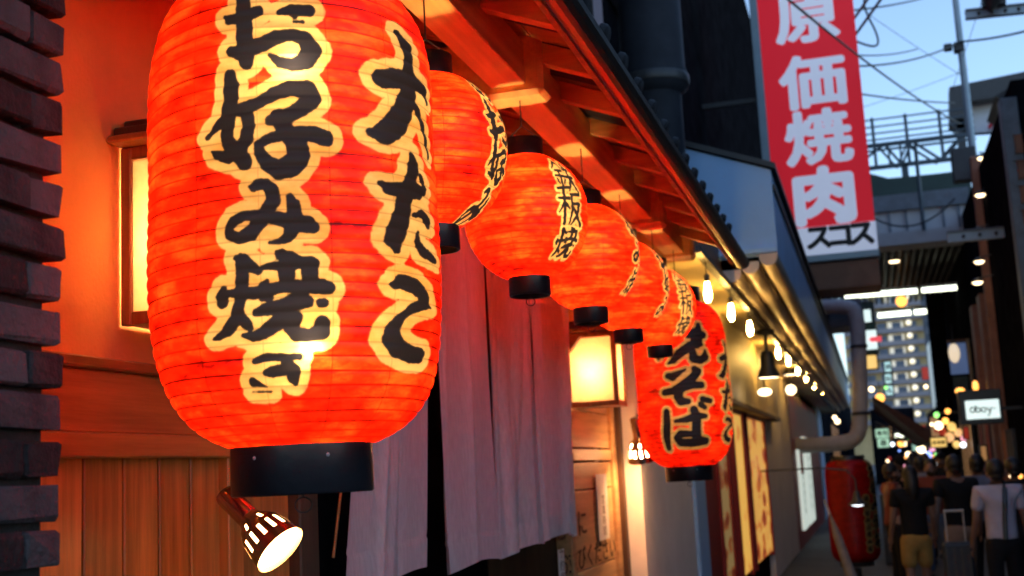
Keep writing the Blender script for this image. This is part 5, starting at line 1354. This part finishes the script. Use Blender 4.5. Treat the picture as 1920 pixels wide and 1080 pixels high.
for i in range(len(zz) - 1):
    b = MB(); b.box((RX + 0.02, 17.7, zz[i] + 0.05), (RX + 0.117, YE - 0.26, zz[i + 1] - 0.05), 0.01); b.build('rust_panel', M['brownpanel'], rb)
    b = MB(); b.box((RX - 0.03, 17.7, zz[i] - 0.045), (RX + 0.117, YE - 0.24, zz[i] + 0.045)); b.build('panel_rail', M['steel'], rb)
b = MB(); b.prism([onY(x_, y_, 19.4) for x_, y_ in ((1866, 180), (1945, 132), (1945, 268), (1893, 192))], (0, 1.5, 0)); b.build('gable_roof', M['dkmetal'], rb)
rr_ = thing('right_shop_row', 'dark shop row on the right side beyond the rust-brown panels', 'building', (2, 35, 0))
b = MB(); b.box((RX + 0.1, YE + 0.1, 0), (9, 36, 6.6)); b.build('wall', M['darkwall'], rr_)
b = MB(); b.box((4.6, 44.0, 0), (12, 110, 5.0)); b.build('far_wall', M['darkwall'], rr_)
a = onX(1834, 560, 1.95)
for (px, py0, py1) in ((1846, 600, 900), (1862, 640, 900)):
    y_ = float(onX(px, 800, RX)[1])
    b = MB(); b.box((RX - 0.02, y_ - 0.3, 0), (RX + 0.1, y_ + 0.3, 4.5)); b.build('shutter_post', M['brownpanel'], rr_)
# pole with bracket lamps and cables
PYY = 24.5
pb = onY(1818, 235, PYY); ptop = onY(1793, -40, PYY)
po = thing('utility_pole', 'thin grey steel utility pole carrying lamps and cables at the right', 'pole', (float(pb[0]), PYY, 0))
b = MB(); b.tube([(pb[0], PYY, 0), (pb[0], PYY, ptop[2])], [0.11, 0.06], 12); b.build('shaft', M['steelblue'], po)
q = onY(1797, 82, PYY)
b = MB(); b.box((q[0] - 0.1, PYY - 0.1, q[2] - 0.18), (q[0] + 0.1, PYY + 0.1, q[2] + 0.02), 0.02); b.build('clamp', M['dkmetal'], po)
b = MB(); b.box((q[0] - 0.28, PYY - 0.07, q[2] - 0.12), (q[0] - 0.12, PYY + 0.07, q[2] + 0.02), 0.02); b.build('splice_box', M['dkmetal'], po)
for i, (px, py) in enumerate(((1842, 296), (1852, 309), (1838, 365), (1837, 432), (1836, 490), (1833, 529))):
    q = onY(px, py, 22.0)
    t = thing('bracket_lamp', ('topmost oval lamp of the column beside the utility pole', 'second oval lamp from the top, touching the topmost of the column', 'third oval lamp down the column, against the concrete overpass', 'fourth oval lamp down the column, on the bolted steel beam', 'fifth oval lamp down the column, beside the slatted soffit', 'lowest oval lamp of the column, by the upper tube lights')[i], 'lamp', tuple(q), 'lamps in a column by the utility pole')
    b = MB(); b.lathe([(0.001, -0.045), (0.05, -0.04), (0.085, -0.01), (0.085, 0.0)], q, (0, 0, 1), 14); b.build('lens', M['globewarm'], t)
    b = MB(); b.lathe([(0.09, 0.0), (0.08, 0.04), (0.03, 0.07), (0.001, 0.075)], q, (0, 0, 1), 14); b.build('cap', M['dkmetal'], t)
    b = MB(); b.tube([q + [0, 0, 0.06], q + [0.15, 0.1, 0.1], (RX + 0.08, 22.0, q[2] + 0.1)], 0.014, 6); b.build('arm', M['dkmetal'], t)
# dark mast beside the lamps
q = onY(1846, 400, 22.6)
t = thing('sign_mast', 'brown painted mast behind the column of small lamps', 'mast', (float(q[0]), 22.6, 0))
b = MB(); b.box((q[0] - 0.14, 22.6, 0), (q[0] + 0.1, 22.8, float(onY(1846, 290, 22.6)[2])), 0.02); b.build('shaft', M['brownpanel'], t)
a, c_ = onY(1782, 278, 23.2), onY(1836, 335, 23.2)
b = MB(); b.box((a[0], 23.2, c_[2]), (c_[0], 23.5, a[2]), 0.02); b.build('switch_box', M['dkmetal'], t)
# steel arms
def steel_arm(p, q, y, y2, h, label):
    a, c_ = onY(*p, y), onY(*q, y2)
    t = thing('steel_beam', label, 'beam', tuple(a))
    b = MB(); b.bar(a, c_, 0.12, h); b.build('web', M['steelblue'], t)
    b = MB(); b.bar(np.array(a) + [0, 0, h / 2 + 0.012], np.array(c_) + [0, 0, h / 2 + 0.012], 0.2, 0.02); b.build('flange', M['steel'], t)
    for k in range(1, 6):
        w = np.array(a) * (1 - k / 6) + np.array(c_) * k / 6
        b = MB(); b.lathe([(0.03, 0), (0.03, 0.02), (0.001, 0.022)], w + [0, -0.06, 0], (0, -1, 0), 8); b.build('bolt', M['dkmetal'], t)
steel_arm((1776, 447), (1960, 430), 20.0, 20.0, 0.15, 'bolted blue-grey steel beam reaching in from the right over the alley')
steel_arm((1810, 30), (1960, 14), 20.0, 20.0, 0.12, 'pale blue-grey steel beam against the sky at top right')
a = onY(1868, -5, 19.6)
t = thing('loudspeaker', 'dark horn speaker on the steel beam against the sky', 'speaker', tuple(a))
b = MB(); b.lathe([(0.03, 0.0), (0.09, 0.10), (0.17, 0.30), (0.18, 0.32)], onY(1856, 22, 19.6), (0.3, -0.2, 1), 14); b.build('horn', M['dkmetal'], t)
b = MB(); b.box(tuple(onY(1850, 22, 19.6) + [-0.05, 0.0, 0.1]), tuple(onY(1850, 22, 19.6) + [0.3, 0.15, 0.25])); b.build('bracket', M['dkmetal'], t)
# rooftop block at right
a, c_ = onY(1780, 165, 33), onY(1960, 235, 33)
t = thing('rooftop_sign_back', 'dark flat billboard frame on the roofs at the right with pale gap below', 'billboard', tuple(a))
b = MB(); b.prism([onY(1780, 163, 33), onY(1930, 132, 33), onY(1930, 172, 33), onY(1812, 190, 33), onY(1812, 250, 33), onY(1780, 236, 33)], (0, 0.5, 0)); b.build('panel', M['dkmetal'], t)
b = MB(); b.prism([onY(1812, 188, 33.6), onY(1872, 180, 33.6), onY(1872, 246, 33.6), onY(1812, 250, 33.6)], (0, 0.3, 0)); b.build('pale_sheet', M['signwhite'], t)
b = MB(); b.prism([onY(1852, 238, 33.4), onY(1862, 216, 33.4), onY(1868, 218, 33.4), onY(1858, 242, 33.4)], (0, 0.05, 0)); b.build('red_stripe', M['signred'], t)
for px in (1800, 1870):
    q = onY(px, 240, 33.2)
    b = MB(); b.box((q[0] - 0.1, 33.0, 6.0), (q[0] + 0.1, 33.3, q[2] + 0.2)); b.build('post', M['dkmetal'], t)
# lit script sign in a black case
a, c_ = onY(1809, 752, 20), onY(1876, 783, 20)
t = thing('script_sign', 'lit white sign with dark handwritten script in a black case on the right', 'sign', ((a[0] + c_[0]) / 2, 20, c_[2]))
b = MB(); b.box((a[0] - 0.09, 20.02, c_[2] - 0.08), (c_[0] + 0.05, 20.3, a[2] + 0.16), 0.01); b.build('case', M['capblack'], t)
b = MB(); b.box((a[0], 20.0, c_[2]), (c_[0], 20.018, a[2])); b.build('lit_face', M['glowwhite'], t)
zc = (a[2] + c_[2]) / 2; w = (c_[0] - a[0])
def sc_(lst):
    return [(a[0] + w * (0.12 + 0.76 * x / 100), 19.993, zc + (y_ / 100) * (a[2] - c_[2]) * 0.62) for x, y_ in lst]
b = MB()
def ring(cx, cy_, rx, ry, s=0, e_=2 * math.pi, n=14):
    return [(cx + rx * math.cos(v), cy_ + ry * math.sin(v)) for v in np.linspace(s, e_, n)]
for st in (ring(10, 0, 9, 24), [(24, 40), (24, -20)] + ring(32, -4, 8, 20, -2.4, 2.4), ring(54, -4, 9, 20), [(68, 16), (76, -20)], [(86, 18), (74, -50), (66, -56)], [(92, 8), (99, 0)]):
    b.tube(sc_(st), 0.011, 6)
b.build('script', M['darkgreen'], t)
b = MB(); b.bar((c_[0] + 0.02, 20.15, (a[2] + c_[2]) / 2), (RX + 0.2, 20.15, (a[2] + c_[2]) / 2), 0.05); b.build('wall_arm', M['dkmetal'], t)
# hanging frames with a pale lantern
a, c_ = onY(1776, 642, 28), onY(1828, 738, 28)
t = thing('hanging_frame', 'tall thin wooden frame with blue posters at the right of the far alley', 'frame', ((a[0] + c_[0]) / 2, 28, c_[2]))
b = MB(); b.box((c_[0] - 0.06, 28, c_[2]), (c_[0], 28.1, a[2] + 0.05)); b.build('side_bar', surf('frame_wood', (0.25, 0.18, 0.1), 0.6), t)
b = MB(); b.box((a[0], 28, a[2]), (c_[0] - 0.065, 28.1, a[2] + 0.05)); b.build('top_bar', M['darkwood'], t)
b = MB(); b.box((a[0] + 0.02, 28.12, c_[2] + 0.45), (c_[0] - 0.07, 28.14, a[2] - 0.02)); b.build('poster', emit('poster_blue', (0.12, 0.2, 0.42), 0.35, (0.1, 0.16, 0.35)), t)
b = MB(); b.box((a[0] + 0.05, 28.16, c_[2] + 0.02), (c_[0] - 0.1, 28.18, c_[2] + 0.4)); b.build('lower_poster', M['darkgreen'], t)
globe(1789, 662, 27.8, 12, emit('pale_lantern', (1.0, 0.8, 0.55), 0.75), 'pale oblong paper lantern in front of the blue posters', squash=1.8)
globe(1800, 733, 26, 10, M['globeorange'], 'wide orange lamp below the hanging frame', squash=0.7)
globe(1829, 724, 25, 6, M['globeorange'], 'narrow orange lamp right of the hanging frame', squash=2.0)
# pale yellow poster at far right edge
a, c_ = onY(1903, 945, 15.5), onY(1935, 1030, 15.5)
t = thing('floor_sign', 'yellow and orange floor sign at the right edge behind the white shirt', 'sign', (a[0], 15.5, 0))
b = MB(); b.box((a[0], 15.5, 0.0), (c_[0], 15.55, a[2]), 0.01); b.build('face', M['poster2'], t)
b = MB(); b.box((a[0] - 0.03, 15.56, 0.0), (c_[0] + 0.03, 15.6, a[2] + 0.03)); b.build('frame', M['dkmetal'], t)

# ================================================================== overhead cables
def cable(p, q, y0, y1, r, sag, label, mids=()):
    a, c_ = np.array(onY(*p, y0)), np.array(onY(*q, y1))
    pts = []
    for s in np.linspace(0, 1, 22):
        v = a * (1 - s) + c_ * s
        v = v - np.array([0, 0, sag * 4 * s * (1 - s)])
        pts.append(v)
    b = MB(); b.tube(pts, r, 6)
    o = b.build('overhead_cable', M['cable'])
    tag(o, label, 'cable', 'overhead cables across the sky')
cable((1585, 58), (1640, -20), 19, 17, 0.022, 0.0, 'thick black cable leaving the red sign at its top right, upper of two')
cable((1592, 82), (1665, -20), 19, 17, 0.022, 0.0, 'thick black cable leaving the red sign at its top right, lower of two')
cable((1590, 20), (1760, -12), 19, 26, 0.017, 0.05, 'thin cable rising to the top edge right of the red sign')
cable((1455, -20), (1800, 232), 13, 27, 0.016, 0.12, 'long diagonal cable passing in front of the first kanji of the sign')
cable((1600, 124), (1797, 80), 19, 24.4, 0.017, 0.12, 'sagging cable from the red sign to the pole, lower strand')
cable((1600, 103), (1720, 92), 19, 22, 0.012, 0.05, 'sagging cable from the red sign towards the pole, upper strand')
cable((1800, 78), (1960, 48), 24.4, 22, 0.022, 0.05, 'bundled cable from the pole to the right edge')
cable((1605, 175), (1790, 193), 19, 26, 0.015, 0.03, 'cable crossing low above the truss railing')
cable((1630, 28), (1800, 140), 25, 26, 0.006, 0.02, 'hair-thin cable slanting down to the pole from the left')
cable((1845, -10), (1785, 170), 22, 26, 0.006, 0.0, 'hair-thin cable slanting down from the top right')
cable((1605, 205), (1815, 130), 26, 27, 0.006, 0.03, 'hair-thin cable rising to the right behind the pole')
cable((1640, 410), (1790, 372), 26.4, 26.4, 0.02, 0.35, 'cable drooping along the concrete overpass')
pts = [onY(x, y, 19.5) for x, y in ((1602, 76), (1622, 84), (1641, 88), (1648, 80), (1642, 58), (1628, 32), (1619, 8), (1622, -12))]
b = MB(); b.tube(smooth(pts), 0.018, 6)
tag(b.build('overhead_cable', M['cable']), 'cable bent in a loose loop right of the red sign', 'cable', 'overhead cables across the sky')

# ================================================================== PEOPLE
M['skin'] = surf('skin', (0.2, 0.105, 0.075), 0.5, 0.08, 12, bump=0.02)
M['hair'] = surf('hair', (0.015, 0.012, 0.012), 0.45, 0.3, 40, (1, 1, 0.1), 0.2)
def cloth(name, c):
    k = 'cl_' + name
    if k not in M:
        M[k] = surf(name + '_cloth', c, 0.85, 0.15, 9, bump=0.25, bscale=22, spec=0.2)
    return M[k]
def skin_mesh(verts, edges, root, sub=2):
    me = bpy.data.meshes.new('tmp'); me.from_pydata([v[:3] for v in verts], edges, [])
    o = bpy.data.objects.new('tmp', me); COL.objects.link(o)
    md = o.modifiers.new('skin', 'SKIN'); md.use_smooth_shade = True
    for i, v in enumerate(verts):
        sv = me.skin_vertices[0].data[i]
        r = v[3]
        sv.radius = (r, r) if not isinstance(r, tuple) else r
        sv.use_root = (i == root)
    s = o.modifiers.new('sub', 'SUBSURF'); s.levels = sub; s.render_levels = sub
    bpy.context.view_layer.update()
    out = bpy.data.meshes.new_from_object(o.evaluated_get(bpy.context.evaluated_depsgraph_get()))
    bpy.data.objects.remove(o); bpy.data.meshes.remove(me)
    return out

def person(x, y, h, rot, label, shirt, lower, shorts=False, hair='short', larm=(0, 0), rarm=(0, 0), stride=0.0, sleeve=0.55, lean=0.0, strap=False, seedn=0, group=None, hat=None):
    """rot = direction faced (0: away along the alley). arms = (forward swing, outward) in metres at the hand for a 1.7 m body"""
    t = thing('person', label, 'person', (x, y, 0), group)
    k = h / 1.7
    cr, sr = math.cos(rot), math.sin(rot)
    def W(p):
        px, py, pz = p[0] * k, (p[1] + lean * max(0, p[2] - 0.9)) * k, p[2] * k
        return (px * cr - py * sr, px * sr + py * cr, pz)
    def mk(vs):
        return [W(v) + ((v[3] * k if not isinstance(v[3], tuple) else (v[3][0] * k, v[3][1] * k)),) for v in vs]
    hips, sh = 0.09, 0.185
    s = stride
    legs = {}
    for sd in (-1, 1):
        fw = s * sd
        legs[sd] = [(sd * hips, 0.0, 0.86), (sd * (hips + 0.01), fw * 0.45 + 0.02, 0.48), (sd * (hips + 0.015), fw - 0.01 - (0.05 if fw < 0 else 0), 0.09), (sd * (hips + 0.025), fw + 0.12, 0.03)]
    arms = {}
    for sd, a in ((-1, larm), (1, rarm)):
        f_, o_ = a
        el = (sd * (sh + 0.045 + o_ * 0.5), f_ * 0.35 - 0.03, 1.10 + 0.05 * abs(f_))
        wr_ = (sd * (sh + 0.06 + o_), f_ * 0.95 + 0.02, 0.86 + 0.28 * abs(f_))
        hd = (wr_[0], wr_[1] + 0.03 + 0.03 * f_, wr_[2] - 0.075)
        arms[sd] = [(sd * sh, -0.01, 1.40), el, wr_, hd]
    V = [(0, 0, 0.94, (0.15, 0.11)), (0, 0.0, 1.10, (0.13, 0.095)), (0, -0.005, 1.28, (0.155, 0.105)), (0, -0.01, 1.40, (0.13, 0.08)), (0, 0.0, 1.47, 0.055), (0, 0.025, 1.555, (0.076, 0.09)), (0, 0.02, 1.635, (0.074, 0.088)), (0, 0.01, 1.675, 0.05)]
    E = [(0, 1), (1, 2), (2, 3), (3, 4), (4, 5), (5, 6), (6, 7)]
    for sd in (-1, 1):
        n = len(V)
        V += [legs[sd][0] + (0.088,), legs[sd][1] + (0.056,), legs[sd][2] + (0.04,), legs[sd][3] + (0.036,)]
        E += [(0, n), (n, n + 1), (n + 1, n + 2), (n + 2, n + 3)]
        n = len(V)
        V += [arms[sd][0] + (0.055,), arms[sd][1] + (0.038,), arms[sd][2] + (0.027,), arms[sd][3] + (0.034,)]
        E += [(3, n), (n, n + 1), (n + 1, n + 2), (n + 2, n + 3)]
    me = skin_mesh(mk(V), E, 0)
    bm = bmesh.new(); bm.from_mesh(me); bpy.data.meshes.remove(me)
    ex = MB()
    for sd in (-1, 1):                                  # five fingers, nose, ears
        hd = np.array(arms[sd][3])
        for i, (dx, ln) in enumerate(((-0.022, 0.06), (-0.008, 0.07), (0.007, 0.066), (0.021, 0.052))):
            p = hd + [0.01 * sd, dx, -0.015]
            ex.tube([W(p), W(p + [0.004 * sd, 0.006, -ln * 0.55]), W(p + [-0.006 * sd, 0.016, -ln])], [0.009 * k, 0.008 * k, 0.006 * k], 6)
        p = hd + [0, 0.024, 0.015]
        ex.tube([W(p), W(p + [-0.01 * sd, 0.025, -0.025]), W(p + [-0.012 * sd, 0.03, -0.05])], [0.011 * k, 0.009 * k, 0.007 * k], 6)
        ex.tube([W((sd * 0.072, 0.02, 1.60)), W((sd * 0.088, 0.0, 1.57)), W((sd * 0.078, 0.005, 1.545))], [0.016 * k, 0.02 * k, 0.012 * k], 6)
    ex.tube([W((0, 0.098, 1.60)), W((0, 0.122, 1.568)), W((0, 0.104, 1.56))], [0.012 * k, 0.017 * k, 0.014 * k], 6)
    m2 = bpy.data.meshes.new('x'); m2.from_pydata(ex.v, [], ex.f); bm.from_mesh(m2); bpy.data.meshes.remove(m2)
    me = bpy.data.meshes.new('body'); bm.to_mesh(me); bm.free()
    me.polygons.foreach_set('use_smooth', [True] * len(me.polygons)); me.materials.append(M['skin'])
    link_mesh('body', me, t)
    # shirt: torso and sleeves, a little outside the body
    V = [(0, 0, 0.90, (0.185, 0.14)), (0, 0.0, 1.08, (0.165, 0.125)), (0, -0.005, 1.28, (0.19, 0.142)), (0, -0.01, 1.405, (0.165, 0.12)), (0, 0, 1.45, (0.09, 0.085))]
    E = [(0, 1), (1, 2), (2, 3), (3, 4)]
    for sd in (-1, 1):
        n = len(V)
        a0, a1, a2 = [np.array(q) for q in arms[sd][:3]]
        V.append(tuple(a0) + (0.088,))
        if sleeve > 0:
            if sleeve <= 1:
                V.append(tuple(a0 * (1 - sleeve) + a1 * sleeve) + (0.066,)); E += [(3, n), (n, n + 1)]
            else:
                V += [tuple(a1) + (0.054,), tuple(a1 * 0.1 + a2 * 0.9) + (0.043,)]; E += [(3, n), (n, n + 1), (n + 1, n + 2)]
        else:
            E += [(3, n)]
    me = skin_mesh(mk(V), E, 1); me.materials.append(shirt); link_mesh('shirt', me, t)
    # trousers or shorts
    V = [(0, 0.0, 0.97, (0.168, 0.13)), (0, 0.0, 0.88, (0.17, 0.13))]; E = [(0, 1)]
    for sd in (-1, 1):
        n = len(V)
        l0, l1, l2 = [np.array(q) for q in legs[sd][:3]]
        V.append(tuple(l0 * 0.85 + l1 * 0.15) + (0.108,))
        if shorts:
            V.append(tuple(l0 * 0.12 + l1 * 0.88) + (0.092,)); E += [(1, n), (n, n + 1)]
        else:
            V += [tuple(l1) + (0.076,), tuple(l2 + [0, 0, 0.0]) + (0.064,)]; E += [(1, n), (n, n + 1), (n + 1, n + 2)]
    me = skin_mesh(mk(V), E, 1); me.materials.append(lower); link_mesh('shorts' if shorts else 'trousers', me, t)
    for sd in (-1, 1):
        l2, l3 = np.array(legs[sd][2]), np.array(legs[sd][3])
        b = MB(); b.tube([W(l2 + [0, -0.055, -0.05]), W(l2 + [0, -0.02, -0.035]), W(l2 + [0, 0.05, -0.04]), W(l3 + [0, 0.03, 0.0]), W(l3 + [0, 0.07, -0.008])], [0.03 * k, 0.045 * k, 0.046 * k, 0.042 * k, 0.02 * k], 8)
        me = bpy.data.meshes.new('shoe'); me.from_pydata(b.v, [], b.f); me.polygons.foreach_set('use_smooth', b.sm); me.materials.append(M['dkmetal']); link_mesh('shoe', me, t)
    # hair
    hm = MB()
    def ell(c_, rx, ry, rz_, seg=14, rg=9):
        vs = []
        for a in range(rg + 1):
            for q_ in range(seg):
                w_, u_ = math.pi * a / rg, 2 * math.pi * q_ / seg
                jit = 1 + 0.05 * math.sin(5 * u_ + seedn + 3 * a)
                vs.append(W((c_[0] + rx * jit * math.sin(w_) * math.cos(u_), c_[1] + ry * jit * math.sin(w_) * math.sin(u_), c_[2] - rz_ * math.cos(w_))))
        hm.add(vs, [(a * seg + q_, a * seg + (q_ + 1) % seg, (a + 1) * seg + (q_ + 1) % seg, (a + 1) * seg + q_) for a in range(rg) for q_ in range(seg)], True)
    ell((0, -0.018, 1.628), 0.092, 0.104, 0.108)
    if hair == 'long':
        hm.tube([W(v) for v in ((0, -0.06, 1.62), (0, -0.085, 1.52), (0, -0.095, 1.42), (0, -0.10, 1.33))], [0.075 * k, 0.085 * k, 0.075 * k, 0.04 * k], 10)
    elif hair == 'bun':
        ell((0, -0.13, 1.67), 0.045, 0.045, 0.045)
    elif hair == 'cap':
        hm.tube([W(v) for v in ((0, 0.05, 1.665), (0, 0.11, 1.66), (0, 0.175, 1.645))], [0.07 * k, 0.06 * k, 0.03 * k], 8)
    else:
        ell((0, -0.045, 1.56), 0.07, 0.06, 0.06)
    me = bpy.data.meshes.new('hair'); me.from_pydata(hm.v, [], hm.f); me.polygons.foreach_set('use_smooth', hm.sm); me.materials.append(M['hair'] if hair != 'cap' else shirt); link_mesh('hair' if hair != 'cap' else 'cap', me, t)
    if strap:
        b = MB()
        for q in ([(0.06, 0.0, 1.50), (0.05, -0.115, 1.42), (0.03, -0.150, 1.28), (0.012, -0.146, 1.1), (0.0, -0.150, 0.92)],):
            b.tube([W(v) for v in q], 0.024 * k, 6)
        me = bpy.data.meshes.new('strap'); me.from_pydata(b.v, [], b.f); me.materials.append(M['capblack']); link_mesh('shoulder_strap', me, t)
    return t

def at_px(px, y):
    return float(onY(px, 1000, y)[0])
blk = cloth('black', (0.009, 0.009, 0.011)); khaki = cloth('khaki', (0.28, 0.17, 0.05)); beige = cloth('beige', (0.24, 0.17, 0.13)); denim = cloth('denim', (0.06, 0.09, 0.15))
white = cloth('white', (0.42, 0.4, 0.5)); ddark = cloth('charcoal', (0.01, 0.01, 0.013)); maroon = cloth('maroon', (0.16, 0.04, 0.03)); grey = cloth('grey', (0.2, 0.2, 0.24)); blu = cloth('dull_blue', (0.1, 0.13, 0.22))
person(at_px(1716, 13.2), 13.2, 1.47, 0.15, 'woman seen from behind in a black top and khaki shorts', blk, khaki, True, 'long', (0.1, 0.02), (0.15, 0.0), 0.10)
person(at_px(1682, 15.2), 15.2, 1.50, -1.2, 'person in dark maroon shirt standing at the display left of the khaki shorts', maroon, ddark, False, 'short', (0.25, 0.0), (0.3, 0.0))
mB = person(at_px(1801, 13.6), 13.6, 1.56, 0.25, 'man in black shirt and beige trousers pulling a suitcase', blk, beige, False, 'short', (-0.12, 0.06), (0.1, 0.02), 0.16)
person(at_px(1757, 17.0), 17.0, 1.52, 2.9, 'person in brown top and blue jeans walking towards the camera', maroon, denim, False, 'long', (0.1, 0), (0.1, 0), 0.14)
person(at_px(1879, 12.0), 12.0, 1.50, 0.1, 'man in pale shirt with a black shoulder strap and dark trousers', white, ddark, False, 'short', (0.1, 0.03), (0.12, 0.03), 0.06, sleeve=0.7, strap=True)
person(at_px(1846, 14.6), 14.6, 1.55, -0.3, 'person in dull blue shirt beside the man with the black shoulder strap', blu, ddark, False, 'short', (0.1, 0), (0.1, 0), 0.1)
person(at_px(1912, 13.4), 13.4, 1.5, 0.4, 'person in charcoal clothes at the right edge of the crowd', ddark, ddark, False, 'short', (0.1, 0), (0.1, 0), 0.1)
for i, (px, y, hh, rt, sh_, lo_, hr, lb) in enumerate((
        (1737, 19.0, 1.55, 0.1, grey, ddark, 'short', 'person in grey top in the distance between the jeans and the khaki shorts'),
        (1778, 20.5, 1.6, 3.0, ddark, denim, 'cap', 'person in dark cap behind the man with the suitcase'),
        (1700, 21.0, 1.6, 0.2, ddark, ddark, 'cap', 'distant person in dark cap above the khaki-shorts woman'),
        (1748, 25.0, 1.6, 2.8, white, denim, 'short', 'far person in pale top in the middle of the alley'),
        (1725, 24.0, 1.62, 0.0, maroon, ddark, 'long', 'far person in maroon in the middle of the alley'))):
    person(at_px(px, y), y, hh, rt, lb, sh_, lo_, False, hr, (0.1, 0), (0.1, 0), 0.12)
# suitcase pulled by the man in black
q = onY(1792, 1000, 12.9)
xs_ = float(q[0])
t = thing('suitcase', 'dark wheeled suitcase with raised handle beside the man in beige trousers', 'suitcase', (xs_, 12.9, 0))
zt2 = float(onY(1792, 1016, 12.9)[2])
hw = 25 * 12.9 / FPX
b = MB(); b.box((xs_ - hw, 12.8, 0.05), (xs_ + hw, 13.0, zt2), 0.03); b.build('shell', surf('suitcase_fabric', (0.03, 0.04, 0.055), 0.6, 0.2, 10), t)
for k in range(4):
    b = MB(); xx = xs_ - hw * 0.75 + k * hw * 0.5; b.box((xx - 0.012, 12.79, 0.09), (xx + 0.012, 12.803, zt2 - 0.05), 0.003); b.build('rib', M['dkmetal'], t)
zh = float(onY(1783, 958, 12.9)[2])
b = MB()
for s in (-1, 1):
    b.tube([(xs_ + s * 0.085, 12.9, zt2 - 0.02), (xs_ + s * 0.085, 12.9, zh)], 0.009, 6)
b.tube([(xs_ - 0.095, 12.9, zh), (xs_ + 0.095, 12.9, zh)], 0.014, 6)
b.build('handle', M['duct'], t)
for s in (-1, 1):
    b = MB(); b.lathe([(0.001, -0.015), (0.035, -0.015), (0.035, 0.015), (0.001, 0.015)], (xs_ + s * hw * 0.75, 12.98, 0.036), (1, 0, 0), 12); b.build('wheel', M['capblack'], t)
